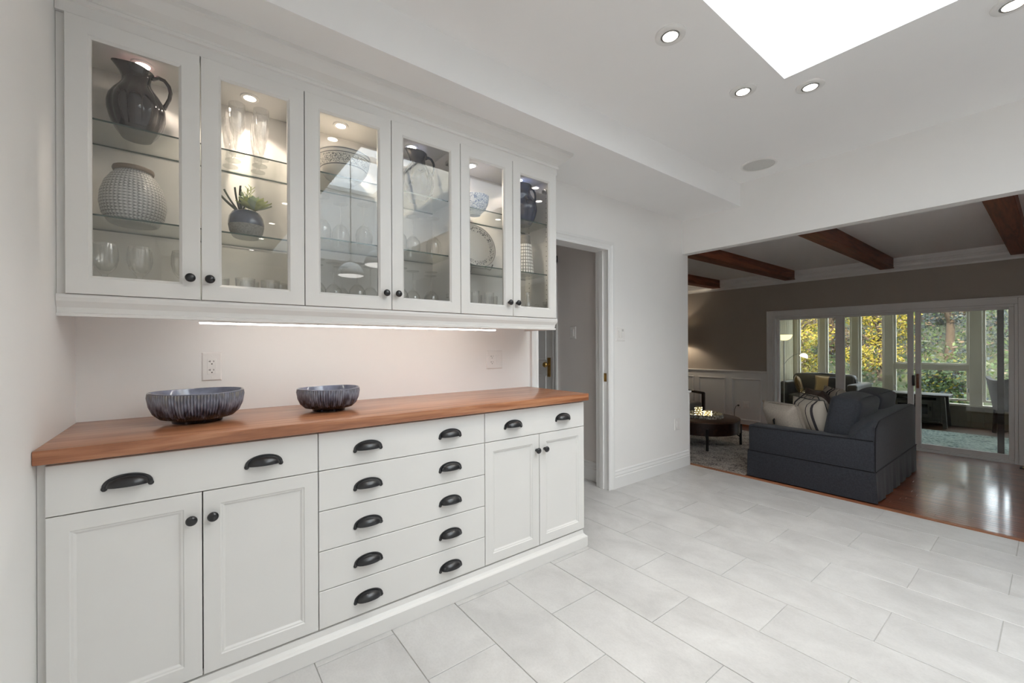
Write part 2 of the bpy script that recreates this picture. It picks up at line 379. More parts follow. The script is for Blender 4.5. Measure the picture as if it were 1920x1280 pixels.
put('strike_plate', MB().box(2.7925, 2.7955, W+.012, W+.04, .915, .985).box(2.789, 2.7926, W+.02, W+.024, .93, .97), 'brass', ca)

# baseboard on the wall right of the doorway
BBP = lambda h=.15: [(0, 0), (.018, 0), (.018, h*.62), (.013, h*.68), (.015, h*.74), (.008, h*.88), (.010, h*.93), (.004, h), (0, h)]
structure('baseboard_back', MB().sweep(BBP(), [(4.055, W), (2.862, W)], 1), 'trim')
structure('baseboard_left', MB().sweep(BBP(), [(-.35, 1.70), (-.35, -4.6)], 1), 'trim')

# hall beyond the doorway
HX = 2.892
structure('wall_hall', MB().box(HX, HX+.1, W+.12, 3.085, -.1, 2.44).box(HX, HX+.1, 3.085, 3.95, 2.05, 2.44).box(HX, HX+.1, 3.95, 5.2, -.1, 2.44).box(1.75, HX+.1, 5.2, 5.3, -.1, 2.44).box(1.65, 1.75, W+.12, 5.3, -.1, 2.44), 'hallwall')
structure('ceiling_hall', MB().box(1.65, HX+.1, W+.12, 5.3, 2.44, 2.5), 'ceil')
structure('baseboard_hall', MB().sweep(BBP(.17), [(HX, W+.12), (HX, 3.015)], 1), 'trim')
def xcasing(y_in, sgn, x, z0, z1, wd=.07, t=.02):
    p = casing_prof(wd, t); n = len(p)
    vs = [(x-o, y_in+sgn*a, z0) for a, o in p]+[(x-o, y_in+sgn*a, z1+a) for a, o in p]
    return MB().add(vs, [(k, (k+1) % n, n+(k+1) % n, n+k) for k in range(n)]+[tuple(range(n)), tuple(range(2*n-1, n-1, -1))])
hc = structure('trim_2', xcasing(3.09, -1, HX, 0, 2.04), 'trim', label='white casing of the panelled hall door')
put('casing_leg', xcasing(3.945, 1, HX, 0, 2.04), 'trim', hc)
put('casing_head', MB().box(HX-.02, HX, 3.02, 4.015, 2.04, 2.11), 'trim', hc)
d2o = structure('door_2', MB().box(HX+.01, HX+.05, 3.10, 3.94, .01, 2.035), 'trim', label='white panelled hall door with brass knob')
for z0, z1 in ((.2, .92), (1.07, 1.9)):
    for y0, y1 in ((3.2, 3.47), (3.57, 3.84)):
        put('panel', MB().rings(lambda u, v, d: (HX+.01+d, u, v), [(y0, y1, z0, z1, 0), (y0+.008, y1-.008, z0+.008, z1-.008, -.008), (y0+.022, y1-.022, z0+.022, z1-.022, -.003), (y0+.04, y1-.04, z0+.04, z1-.04, -.003)]), 'trim', d2o)
put('handle_plate', MB().rbox(HX+.003, HX+.0105, 3.135, 3.18, .905, 1.10, .006, 2), 'brass', d2o)
kn = MB().lathe([(0, 0), (.011, 0), (.009, .02), (.012, .03), (.024, .04), (.028, .052), (.022, .066), (0, .07)], n=24).xf(Matrix.Translation((HX+.004, 3.157, 1.03)) @ Matrix.Rotation(-PI/2, 4, 'Y'))
put('knob', kn, 'brass', d2o)
put('keyhole', MB().rbox(HX+.0005, HX+.004, 3.148, 3.166, .935, .96, .002), 'brass', d2o)
put('hinge', MB().box(HX+.004, HX+.0105, 3.088, 3.1, 1.0, 1.07), 'brass', d2o)
# end of the partition: wood nosing, living-room side trim
structure('trim_3', MB().box(4.065, 4.11, -1.2, W+.0, -.03, .004), 'strip', label='brown wooden nosing between tiles and sunken floor')
structure('wall_step', MB().box(4.055, 4.10, -1.2, W, FZ-.05, -.03), 'trim')
cr = structure('trim_4', MB().box(4.055, 4.078, W-.002, 4.6, FZ, .735), 'wains', label='white wainscot on the living room side of partition')
put('cap', MB().rbox(4.055, 4.10, W-.012, 4.6, .735, .755, .005, 2), 'trim', cr)

# ------------------------------------------------------------------ living room shell
lf = structure('floor_living', MB().box(4.055, 7.72, -1.3, 4.75, FZ-.12, FZ-.002), 'grout')
random.seed(11)
PWD = .0572
for r_ in range(62):
    x0 = 4.11+r_*PWD; x1 = x0+PWD
    if x1 > 7.66: break
    if x0 < 4.55: continue
    ys = [-.6]; y = -.6+random.uniform(.25, .95)
    while y < 1.0: ys.append(y); y += random.uniform(.5, 1.0)
    ys.append(1.25)
    for a, b in zip(ys[:-1], ys[1:]):
        L = b-a; g = .0005
        me = mesh_from('floor_plank', MB().rings(lambda u, v, d: (u, v, d), [(g, PWD-g, g, L-g, -.004), (g, PWD-g, g, L-g, -.0008), (g+.001, PWD-g-.001, g+.001, L-g-.001, 0)]), 'plank', (0, 0, 0))
        o = bpy.data.objects.new('floor_plank', me); COL.objects.link(o); o.parent = lf; o.location = Vector((x0, a, FZ))-Vector(lf.location)
fm = MB()
for r_ in range(62):
    x0 = 4.11+r_*PWD
    if x0+PWD > 7.66: break
    fm.box(x0+.0006, x0+PWD-.0006, 1.2515, 4.7, FZ-.002, FZ); fm.box(x0+.0006, x0+PWD-.0006, -1.3, -.6015, FZ-.002, FZ)
    if x0 < 4.55: fm.box(x0+.0006, x0+PWD-.0006, -.6, 1.25, FZ-.002, FZ)
put('floor_plank_field', fm, 'plank', lf, kind='stuff')
structure('ceiling_living', MB().box(4.055, XF+.12, -1.3, 4.75, LC, LC+.1), 'ceil')
SLY0, SLY1, SLZ = .285, 2.87, 1.69      # slider opening
structure('wall_far', MB().box(XF, XF+.12, SLY1, 4.75, FZ, LC).box(XF, XF+.12, -1.3, SLY0, FZ, LC).box(XF, XF+.12, SLY0, SLY1, SLZ, LC), 'taupe')
structure('wall_living_left', MB().box(4.055, XF+.12, 4.65, 4.75, FZ, LC), 'taupe')
structure('wall_living_right', MB().box(4.055, XF+.12, -1.3, -1.2, FZ, LC), 'taupe')
structure('wall_partition', MB().box(4.0555, 4.0565, W, 4.65, .755, LC).box(3.955, 4.0555, W+.12, 4.75, -.3, CE), 'taupe')
# crown with dentil course
CP = [(0, 2.213), (.012, 2.213), (.018, 2.235), (.05, 2.27), (.058, 2.30), (.07, 2.305), (.07, 2.325), (.085, 2.33), (.10, 2.365), (.104, LC), (0, LC)]
cw = structure('trim_5', MB().sweep(CP, [(XF, 4.65), (XF, -1.2)], -1), 'trim', label='white crown moulding with dentils along the far wall')
dm = MB()
y = -1.15
while y < 4.6: dm.box(XF-.078, XF-.069, y, y+.022, 2.307, 2.323); y += .04
put('dentil_course', dm, 'trim', cw, kind='stuff')
# wainscot on the far wall
wa = structure('trim_6', MB().box(XF-.012, XF, 2.965, 4.65, FZ, .735), 'wains', label='white wainscot with framed panels on the far wall')
put('chair_rail', MB().sweep([(0, .735), (.018, .735), (.022, .75), (.034, .76), (.034, .775), (.02, .78), (0, .78)], [(XF, 4.65), (XF, 2.965)], -1), 'trim', wa)
for y0, y1 in ((3.05, 3.545), (3.645, 4.15), (4.24, 4.6)):
    x = XF-.012
    put('panel_frame', MB().rings(lambda u, v, d: (x+d, u, v), [(y0, y1, -.09, .645, 0), (y0+.004, y1-.004, -.086, .641, -.012), (y0+.014, y1-.014, -.076, .631, -.014), (y0+.024, y1-.024, -.066, .621, -.006), (y0+.03, y1-.03, -.06, .615, 0)], fill=False), 'trim', wa)
structure('baseboard_far', MB().box(XF-.02, XF-.012, 2.965, 4.65, FZ, -.155), 'strip')

# sliding door
def ring_frame(x0, x1, y0, y1, z0, z1, sy0, sy1, sz0, sz1):
    """frame in a plane X=const: outer box and the four member widths"""
    return MB().rbox(x0, x1, y0, y0+sy0, z0, z1, .003).rbox(x0, x1, y1-sy1, y1, z0, z1, .003).rbox(x0, x1, y0+sy0, y1-sy1, z0, z0+sz0, .003).rbox(x0, x1, y0+sy0, y1-sy1, z1-sz1, z1, .003)
sd1 = structure('door_1', ring_frame(XF-.005, XF+.13, SLY0, SLY1, FZ, SLZ, .03, .03, .03, .03), 'trim', label='white three panel sliding glass door to the sunroom')
def leaf(x, y0, y1, z0, z1, sl, sr, sb, st):
    o = put('door_leaf', ring_frame(x, x+.04, y0, y1, z0, z1, sl, sr, sb, st), 'trim', sd1)
    put('pane', MB().box(x+.017, x+.023, y0+sl-.004, y1-sr+.004, z0+sb-.004, z1-st+.004), 'windowglass', o); return o
leaf(XF+.07, 1.95, 2.84, FZ+.03, SLZ-.03, .10, .035, .06, .03)
l2 = leaf(XF+.07, 1.19, 1.95, FZ+.03, SLZ-.03, .06, .012, .06, .03)
l3 = leaf(XF+.02, .315, 1.165, FZ+.03, SLZ-.03, .045, .055, .06, .03)
put('handle', MB().rbox(XF-.012, XF+.02, 1.125, 1.15, .64, .83, .005, 2), 'strip', l3)
put('latch', MB().rbox(XF-.02, XF+.02, 1.165, 1.19, .67, .81, .006, 2), 'black', l3)
put('screen_stile', MB().rbox(XF+.125, XF+.15, .40, .455, FZ+.03, SLZ-.03, .002), 'blackmetal', sd1)
sc = structure('trim_7', ring_frame(XF-.025, XF, SLY0-.085, SLY1+.09, FZ, SLZ+.09, .085, .09, .0001, .09), 'trim', label='white casing around the sliding door')
put('bead', ring_frame(XF-.036, XF-.025, SLY0-.085, SLY1+.09, FZ, SLZ+.09, .02, .02, .0001, .02), 'trim', sc)

# beams
for i, (ya, yb) in enumerate(((3.68, 3.83), (2.51, 2.655), (1.345, 1.492), (.185, .335), (-.98, -.83))):
    lab = ['stained oak ceiling beam at the armchair side by partition', 'stained oak ceiling beam over the coffee table', 'stained oak ceiling beam over the slipcovered sofa', 'stained oak ceiling beam at the right end of sliding door', 'stained oak ceiling beam near the right living room wall'][i]
    t = thing('ceiling_beam', lab, 'beam', (5.8, (ya+yb)/2, 2.245), 'oak beams under the living room ceiling')
    put('beam_body', MB().box(4.06, 7.52, ya+.006, yb-.006, 2.257, LC), 'beam', t)
    put('bottom_board', MB().rbox(4.06, 7.53, ya, yb, 2.245, 2.258, .002), 'beam', t)

# ------------------------------------------------------------------ sunroom shell
M('sunwall', srgb(208, 200, 174), .5, noise=(4, .02))
M('kneewall', srgb(150, 146, 134), .5, noise=(4, .03))
M('sunframe', srgb(236, 232, 220), .4, noise=(4, .01))
structure('floor_sunroom', MB().box(XF+.12, XS+.1, -1.3, 3.7, FZ-.12, FZ), 'sunfloor')
structure('ceiling_sunroom', MB().box(XF+.12, XS+.3, -1.3, 3.75, 2.2, 2.3), 'ceil')
sl = structure('wall_sunroom_left', MB().box(XF+.12, XS+.1, 3.53, 3.65, FZ, 2.2), 'sunwall')
for i in range(23): put('board', MB().rbox(XF+.125+i*.12, XF+.239+i*.12, 3.516, 3.53, FZ, 2.2, .003), 'sunwall', sl)
put('sill', MB().rbox(9.3, 10.2, 3.44, 3.516, .28, .31, .004), 'sunframe', sl)
structure('wall_sunroom_right', MB().box(XF+.12, XS+.1, -1.3, -1.2, FZ, 2.2), 'sunwall')
kw2 = structure('wall_knee', MB().box(XS, XS+.12, -1.2, 3.53, FZ-.1, .19), 'kneewall')
y = -1.2; i = 0
while y < 3.5:
    put('board', MB().rbox(XS-.014, XS, y+.0015, min(3.52, y+.1485), FZ, .17, .002), 'kneewall', kw2); y += .15
put('sill', MB().rbox(XS-.05, XS+.06, -1.2, 3.53, .17, .20, .004), 'sunframe', kw2)
# columns and sashes
cols = [(3.44, 3.53), (2.94, 3.05), (2.40, 2.51), (1.885, 2.015), (.77, .92), (-.45, -.33), (-1.2, -1.1)]
wf = MB()
for a, b in cols: wf.rbox(XS-.02, XS+.08, a, b, .2, 2.2, .004)
wf.box(XS-.02, XS+.08, -1.2, 3.53, 1.98, 2.2)
wfo = structure('window_2', wf, 'sunframe', label='cream framed sunroom window wall')
def sash(y0, y1, z0, z1, t=.035):
    o = put('sash', ring_frame(XS+.01, XS+.06, y0, y1, z0, z1, t, t, t, t), 'sunframe', wfo)
    put('pane', MB().box(XS+.032, XS+.038, y0+t-.003, y1-t+.003, z0+t-.003, z1-t+.003), 'windowglass', o); return o
sash(3.05, 3.44, .25, 1.98); sash(2.51, 2.94, .25, 1.98); sash(2.015, 2.40, .25, 1.98)
sash(.92, 1.885, .86, 1.98); lowsash = sash(.92, 1.885, .25, .80); sash(-.33, .77, .25, 1.98); sash(-1.1, -.45, .25, 1.98)
put('transom_rail', MB().rbox(XS-.015, XS+.07, .92, 1.885, .79, .87, .003), 'sunframe', wfo)
put('window_latch', MB().rbox(XS-.012, XS+.012, 1.86, 1.88, .40, .47, .004).rbox(XS-.012, XS+.012, .925, .945, .40, .47, .004), 'steel', wfo)

# ================================================================== KITCHEN CABINETS
FY = 1.765       # face of the lower doors
def cup_mesh():
    """black cup pull, origin on the drawer face at its lower middle, opening downwards"""
    a, h, d = .0505, .031, .029; b = MB(); nu, nv = 24, 8; vs = []; fs = []
    for i in range(nu+1):
        u = PI*i/nu
        for j in range(nv+1):
            v = PI/2*j/nv; rr = math.sin(u)**.8
            vs.append((a*math.cos(u), -.003-d*rr*math.cos(v), h*rr*math.sin(v)))
    for i in range(nu):
        for j in range(nv): k = i*(nv+1)+j; fs.append((k, k+1, k+nv+2, k+nv+1))
    b.add(vs, fs, True)
    vi = [(x*.95, min(-.0032, y+.0025), z*.93) for x, y, z in vs]; b.add(vi, [tuple(reversed(f)) for f in fs], True)
    # flange: flat arc plate ending in two round ears
    def arc(s, off): return [(math.cos(PI*i/nu)*(a+s), math.sin(PI*i/nu)**.85*(h+s*.6)+off) for i in range(nu+1)]
    o, n_ = arc(.0095, -.001), arc(-.002, 0)
    n = nu+1; vs = [(x, -.004, z) for x, z in o]+[(x, -.004, z) for x, z in n_]+[(x, 0, z) for x, z in o]
    fs = [(i, i+1, n+i+1, n+i) for i in range(nu)]+[(i, i+1, 2*n+i+1, 2*n+i) for i in range(nu)]
    b.add(vs, fs, False)
    for sx in (-1, 1): b.lathe([(.0075, 0), (.0078, .003), (.006, .0045), (0, .0048)], n=16).v[-64:]
    m = b.v; cnt = 16*4
    for q, sx in enumerate((-1, 1)):
        st = len(m)-(2-q)*cnt
        for i in range(cnt):
            x, y, z = m[st+i]; m[st+i] = (sx*(a+.0035)+x, -z, y-.003)
    return b
def knob_mesh():
    return MB().lathe([(0, 0), (.008, 0), (.0085, .002), (.006, .005), (.0058, .012), (.010, .015), (.0155, .019), (.0165, .023), (.014, .028), (.008, .031), (0, .0318)], n=24).xf(Matrix.Rotation(PI/2, 4, 'X'))
def downlight(parent, pos, r, watts, col, spread, name='downlight_lamp'):
    """the lamp inside a downlight: a small disc shining down in a cone"""
    l = bpy.data.lights.new('downlight_lamp', 'AREA'); l.shape = 'DISK'; l.size = 2*r; l.energy = watts; l.color = col; l.spread = R(spread)
    o = bpy.data.objects.new(name, l); COL.objects.link(o); o.parent = parent; o.location = Vector(pos)-WL(parent); return o
CUP = mesh_from('cup_handle', cup_mesh(), 'black', (0, 0, 0), 50)
KNOB = mesh_from('knob', knob_mesh(), 'black', (0, 0, 0), 50)
def hang(name, me, parent, pos):
    o = bpy.data.objects.new(name, me); COL.objects.link(o); o.parent = parent; o.location = Vector(pos)-WL(parent); return o
def drawer(parent, x0, x1, z0, z1, hx):
    g = .0016; b = MB().rings(YF(FY), [(x0+g, x1-g, z0+g, z1-g, .02), (x0+g, x1-g, z0+g, z1-g, .0015), (x0+g+.0015, x1-g-.0015, z0+g+.0015, z1-g-.0015, 0)]).box(x0+.03, x1-.03, FY+.0202, FY+.45, z0+.02, z1-.02)
    o = put('drawer', b, 'cab', parent)
    for x in hx: hang('cup_handle', CUP, o, (x, FY, .803-.728+z0-.013 if z1 > .8 else (z0+z1)/2-.016))
    return o
def panel_door(parent, x0, x1, z0, z1, y, kx, kz):
    g = .0016; s = .05; u0, u1, v0, v1 = x0+g, x1-g, z0+g, z1-g
    prof = [(0, .02), (0, .0015), (.0015, 0), (s-.002, 0), (s+.001, .003), (s+.006, .004), (s+.012, .0085), (s+.0135, .0085), (s+.0135, .012)]
    b = MB().rings(YF(y), [(u0+i, u1-i, v0+i, v1-i, d) for i, d in prof], fill=False)
    o = put('door', b, 'cab', parent)
    q = s+.0125
    put('door_panel', MB().box(u0+q, u1-q, y+.009, y+.016, v0+q, v1-q), 'cab', o)
    if kx is not None: hang('knob', KNOB, o, (kx, y, kz))
    return o
BX = [-.331, .033, .398, 1.18, 1.545, 1.907]
ZD = [.878, .728, .569, .411, .255, .106]
def carcass(x0, x1, y0, y1, z0, z1, t=.018, back=True):
    b = MB().box(x0, x0+t, y0, y1, z0, z1).box(x1-t, x1, y0, y1, z0, z1).box(x0+t, x1-t, y0, y1, z0, z0+t).box(x0+t, x1-t, y0, y1, z1-t, z1)
    if back: b.box(x0+t, x1-t, y1-.012, y1, z0+t, z1-t)
    return b
CY = FY+.0205
t = thing('base_cabinet', 'white lower cabinet by the left wall, one wide drawer over two panelled doors', 'cabinet', (.033, 2.0, .1))
put('carcass', carcass(-.3315, .3975, CY, W-.002, .1, .885), 'cab', t)
put('filler_strip', MB().box(-.349, -.332, CY, CY+.02, .1, .885), 'cab', t)
drawer(t, BX[0], BX[2], ZD[1], ZD[0], (-.153, .214))
panel_door(t, BX[0], BX[1], ZD[5], ZD[1], FY, .003, .643); panel_door(t, BX[1], BX[2], ZD[5], ZD[1], FY, .061, .643)
t = thing('base_cabinet', 'white lower cabinet with a stack of five wide drawers', 'cabinet', (.789, 2.0, .1))
put('carcass', carcass(.3985, 1.1795, CY, W-.002, .1, .885), 'cab', t)
for i in range(5): drawer(t, BX[2], BX[3], ZD[i+1], ZD[i], (.592, .982))
t = thing('base_cabinet', 'white lower cabinet at the doorway end, drawer over two panelled doors', 'cabinet', (1.543, 2.0, .1))
put('carcass', carcass(1.1805, 1.9065, CY, W-.002, .1, .885), 'cab', t)
drawer(t, BX[3], BX[5], ZD[1], ZD[0], (1.361, 1.727))
panel_door(t, BX[3], BX[4], ZD[5], ZD[1], FY, 1.522, .64); panel_door(t, BX[4], BX[5], ZD[5], ZD[1], FY, 1.582, .64)
put('plinth_moulding', MB().sweep([(0, .001), (0, .098), (-.004, .1), (-.018, .099), (-.019, .093), (-.022, .078), (-.030, .068), (-.036, .064), (-.040, .059), (-.040, .001)], [(-.349, FY+.022), (1.9075-.030, FY+.022), (1.9075-.030, W-.002)], 1, 0), 'cab',
    label='white cove-topped plinth running under the lower cabinets', cat='plinth')
put('countertop', MB().rbox(-.349, 1.919, 1.735, W-.001, .8865, .928, .003, 2), 'counter', label='long reddish brown wooden countertop over the lower cabinets', cat='countertop')

# ---------------------------------------------------------------- upper cabinets
UY = 2.0
UX = [-.328, .036, .400, .792, 1.184, 1.547, 1.907]
UZ0, UZ1 = 1.396, 2.333
UC = UY+.0205
shelves = [(2.012, 1.678), (2.012, 1.711), (2.009, 1.680)]
pm_ring = MB().lathe([(.023, .006), (.023, 0), (.034, 0), (.036, .003), (.036, .006), (.023, .006)], n=32)
PRING = mesh_from('light_trim', pm_ring, 'ring', (0, 0, 0)); PDISC = mesh_from('light_lens', MB().lathe([(0, .002), (.023, .002), (.023, .006), (0, .006)], n=28), 'puckglow', (0, 0, 0))
labs = ['white glass-door wall cabinet by the left wall, holding dark jug and pale jar', 'white glass-door wall cabinet in the middle, holding wine glasses and patterned bowl', 'white glass-door wall cabinet at the doorway end, holding plate and navy jug']
puck_x = [(-.141, .214), (.598, .973), (1.361, 1.727)]
hinge_mb = MB().rbox(-.012, .012, -.03, .01, -.012, .012, .003).rbox(-.008, .008, -.055, -.03, -.02, .02, .003)
HINGE = mesh_from('hinge', hinge_mb, 'steel', (0, 0, 0))
for c in range(3):
    x0, x1 = UX[2*c], UX[2*c+2]
    t = thing('wall_cabinet', labs[c], 'cabinet', ((x0+x1)/2, 2.16, UZ0))
    e0, e1 = x0+(.0005), x1-.0005
    put('carcass', carcass(e0, e1, UC, W-.002, UZ0, UZ1), 'cabin', t)
    if c == 0: put('filler_strip', MB().box(-.349, x0-.0005, UC, UC+.02, UZ0, UZ1), 'cab', t)
    if c == 2: put('end_panel', MB().box(e1, e1+.004, UC, W-.002, UZ0-.004, UZ1), 'cab', t)
    for k in range(2):
        a, b = UX[2*c+k], UX[2*c+k+1]; g = .0016; u0, u1, v0, v1 = a+g, b-g, UZ0+g, UZ1-g; s = .055
        prof = [(0, .02), (0, .0015), (.0015, 0), (s, 0), (s+.003, .003), (s+.0045, .004), (s+.009, .0085), (s+.009, .02), (0, .02)]
        d = put('door', MB().rings(YF(UY), [(u0+i, u1-i, v0+i, v1-i, q) for i, q in prof], fill=False), 'cab', t)
        put('glass_pane', MB().box(u0+s+.006, u1-s-.006, UY+.010, UY+.014, v0+s+.006, v1-s-.006), 'doorglass', d)
        hang('knob', KNOB, d, ((b-.033) if k == 0 else (a+.027), UY, 1.477))
        for hz in (1.50, 2.24): hang('hinge', HINGE, t, ((a+.034) if k == 0 else (b-.034), UC+.06, hz))
    for z in shelves[c]:
        m_ = MB().box(e0+.019, e1-.019, 2.048, W-.016, z, z+.006, 0)
        m_.mi = [0, 0, 1, 0, 1, 0]
        put('glass_shelf', m_, ['shelfglass', 'shelfedge'], t)
    for x in puck_x[c]:
        for nm, me in (('light_trim', PRING), ('light_lens', PDISC)): hang(nm, me, t, (x, 2.165, UZ1-.018-.006))
        downlight(t, (x, 2.165, UZ1-.018-.0065), .02, 2.6, (1, .84, .69), 120)
    if c == 2:
        pins = MB()
        for z in [1.46+.032*i for i in range(25)]:
            pins.box(e1-.0195, e1-.0178, 2.075, 2.080, z, z+.005); pins.box(e1-.0195, e1-.0178, 2.255, 2.260, z, z+.005)
        put('shelf_pin_holes', pins, 'slot', t, kind='stuff')
# light rail below, crown above
put('light_rail_moulding', MB().sweep([(.0, 1.3955), (-.012, 1.3955), (-.014, 1.385), (-.012, 1.372), (-.002, 1.352), (.000, 1.335), (-.006, 1.332), (-.006, 1.322), (.016, 1.322), (.016, 1.3955)], [(-.349, UC-.002), (1.905, UC-.002), (1.905, W-.002)], 1), 'cab',
    label='white moulded light rail under the glass-door cabinets', cat='moulding')
structure('trim_8', MB().sweep([(.03, 2.334), (-.012, 2.334), (-.012, 2.372), (-.02, 2.376), (-.022, 2.388), (-.016, 2.393), (-.02, 2.40), (-.05, 2.42), (-.078, 2.448), (-.088, 2.455), (-.09, SO-.0005), (.03, SO-.0005)], [(-.349, UC-.002), (1.905, UC-.002), (1.905, W-.002)], 1), 'cab', label='white crown moulding from wall cabinets up to the soffit')
led = thing('led_strip_light', 'long glowing white light bar under the glass-door cabinets', 'light bar', (.73, 2.044, 1.308))
put('diffuser', MB().rbox(.03, 1.445, 2.036, 2.052, 1.308, 1.320, .003), 'ledglow', led)
put('channel', MB().box(.028, 1.447, 2.0345, 2.0535, 1.320, 1.3225).box(.028, 1.447, 2.0342, 2.0362, 1.314, 1.32), 'ring', led)

# ---------------------------------------------------------------- outlets, switches
def plate_base(x0, x1, z0, z1, y=W): return MB().rings(YF(y), [(x0, x1, z0, z1, 0), (x0, x1, z0, z1, -.002), (x0+.005, x1-.005, z0+.005, z1-.005, -.006)])
def receptacle(t, cx, cz, y=W-.006):
    r = put('receptacle', MB().rings(YF(y), [(cx-.017, cx+.017, cz-.034, cz+.034, 0), (cx-.0165, cx+.0165, cz-.0335, cz+.0335, -.002)]), 'plate', t)
    for s in (-1, 1):
        z = cz+s*.019
        put('slots', MB().box(cx-.0075, cx-.0055, y-.0025, y-.0015, z, z+.008).box(cx-.0125, cx-.0075, y-.0025, y-.0015, z+.003, z+.005).box(cx+.0055, cx+.0078, y-.0025, y-.0015, z+.001, z+.0075).box(cx-.0024, cx+.0024, y-.0025, y-.0015, z-.0095, z-.005), 'slot', r)
    return r
def rocker(t, cx, cz, y=W-.006):
    put('rocker', MB().rings(YF(y), [(cx-.017, cx+.017, cz-.034, cz+.034, 0), (cx-.0165, cx+.0165, cz-.0335, cz+.0335, -.0015), (cx-.014, cx+.014, cz-.03, cz+.03, -.0015), (cx-.0135, cx+.0135, cz-.0295, cz+.0295, -.004)]), 'plate', t)
def screws(t, x, zs, y=W-.006):
    for z in zs: put('screw', MB().lathe([(0, 0), (.003, 0), (.0028, .001), (0, .0012)], n=12).xf(Matrix.Translation((x, y, z)) @ Matrix.Rotation(PI/2, 4, 'X')), 'plate', t)
t = thing('wall_outlet', 'white double power outlet on the wall above the larger bowl', 'outlet', (.079, W, 1.067))
put('cover_plate', plate_base(.042, .116, 1.067, 1.194), 'plate', t); receptacle(t, .079, 1.1305); screws(t, .079, (1.083, 1.178))
t = thing('wall_outlet', 'white outlet and rocker switch plate above the countertop near the doorway', 'outlet', (1.627, W, 1.066))
put('cover_plate', plate_base(1.563, 1.691, 1.066, 1.188), 'plate', t); receptacle(t, 1.604, 1.127); rocker(t, 1.65, 1.127); screws(t, 1.604, (1.081, 1.173)); screws(t, 1.65, (1.081, 1.173))
t = thing('light_switch', 'white two-gang switch plate on the wall right of the doorway', 'switch', (2.96, W, 1.257))
put('cover_plate', plate_base(2.897, 3.025, 1.257, 1.38), 'plate', t); rocker(t, 2.938, 1.3185); rocker(t, 2.984, 1.3185)
put('indicator', MB().box(2.972, 2.996, W-.0105, W-.0095, 1.355, 1.358).box(2.972, 2.996, W-.0105, W-.0095, 1.345, 1.348), 'slot', t)
t = thing('wall_outlet', 'white blank plate low on the wall between doorway and living room', 'outlet', (3.845, W, .378))
put('cover_plate', plate_base(3.80, 3.89, .378, .492), 'plate', t); rocker(t, 3.845, .435)
XP = lambda y0, y1, z0, z1, x: MB().rings(XFm(x), [(y0, y1, z0, z1, 0), (y0, y1, z0, z1, -.002), (y0+.005, y1-.005, z0+.005, z1-.005, -.006)])
t = thing('light_switch', 'white switch plate on the hall wall seen through the doorway', 'switch', (HX, 2.81, 1.285))
put('cover_plate', XP(2.773, 2.85, 1.285, 1.402, HX), 'plate', t); put('rocker', XP(2.795, 2.828, 1.31, 1.378, HX-.006), 'plate', t)
xw = XF-.012
t = thing('wall_outlet', 'white outlet with a black plug in it on the far wainscot', 'outlet', (xw, 3.42, .125))
put('cover_plate', XP(3.378, 3.452, .125, .25, xw), 'plate', t); put('receptacle', XP(3.398, 3.432, .155, .22, xw-.006), 'plate', t)
t = thing('wall_outlet', 'blank white square cover plate beside the plugged outlet on far wainscot', 'outlet', (xw, 3.29, .125))
put('cover_plate', XP(3.235, 3.36, .125, .25, xw), 'plate', t); put('insert', XP(3.26, 3.335, .15, .225, xw-.006), 'plate', t)
t = thing('power_cord', 'black plug and cord hanging from the far wainscot outlet', 'cord', (xw-.03, 3.43, FZ))
put('plug', MB().rbox(xw-.04, xw-.008, 3.40, 3.43, .155, .185, .004), 'black', t)
put('cord', MB().tube([(xw-.038, 3.415, .17), (xw-.05, 3.44, .16), (xw-.05, 3.47, .09), (xw-.045, 3.475, -.02), (xw-.05, 3.44, -.1), (xw-.06, 3.42, -.14), (xw-.06, 3.5, FZ+.006)], .004), 'black', t)
t = thing('floor_vent', 'bronze floor register at the foot of the sliding door casing', 'vent', (7.44, .2, FZ))
put('grille', MB().rbox(7.38, 7.5, .06, .27, FZ+.0005, FZ+.008, .002), 'blackmetal', t)
for i in range(6): put('slat', MB().box(7.395+i*.017, 7.403+i*.017, .08, .25, FZ+.008, FZ+.011), 'brass', t)

# ---------------------------------------------------------------- ceiling lights, speaker
RTR = mesh_from('trim_ring', MB().lathe([(.040, .010), (.042, 0), (.062, -.001), (.068, .003), (.069, .010)], n=40), 'ring', (0, 0, 0))
RGM = mesh_from('gimbal', MB().lathe([(.034, -.002), (.040, -.003), (.041, .008), (.034, .008)], n=32), 'steel', (0, 0, 0))
RLN = mesh_from('lens', MB().lathe([(0, .001), (.034, .001), (.034, .008), (0, .008)], n=32), 'potglow', (0, 0, 0))
pots = [((1.80, 1.11), 'recessed ceiling light between soffit and long skylight edge'), ((2.525, 1.10), 'recessed ceiling light between soffit and skylight corner'), ((2.785, .85), 'recessed ceiling light between skylight corner and header'), ((2.81, .114), 'recessed ceiling light beside the skylight end nearest the living room opening'),
        ((.80, .93), 'recessed ceiling light near the left wall, first beside the skylight'), ((.775, -.74), 'recessed ceiling light near the left wall, second beside the skylight'), ((.77, -1.6), 'recessed ceiling light near the left wall, third beside the skylight'), ((.765, -2.47), 'recessed ceiling light near the left wall, fourth beside the skylight'), ((.74, -3.3), 'recessed ceiling light near the left wall, fifth beside the skylight')]
for i, ((x, y), lb) in enumerate(pots):
    t = thing('recessed_light', lb, 'ceiling light', (x, y, CE-.010), 'recessed ceiling lights')
    for nm, me in (('trim_ring', RTR), ('gimbal', RGM), ('lens', RLN)): hang(nm, me, t, (x, y, CE-.010))
    downlight(t, (x, y, CE-.0135), .03, 2.0, (1, .92, .80), 110, 'downlight_lamp' if i < 4 else 'downlight_lamp_offscreen')
M('grille', (.62, .62, .60), .6, noise=(400, .12), bump=(500, .4, .002))
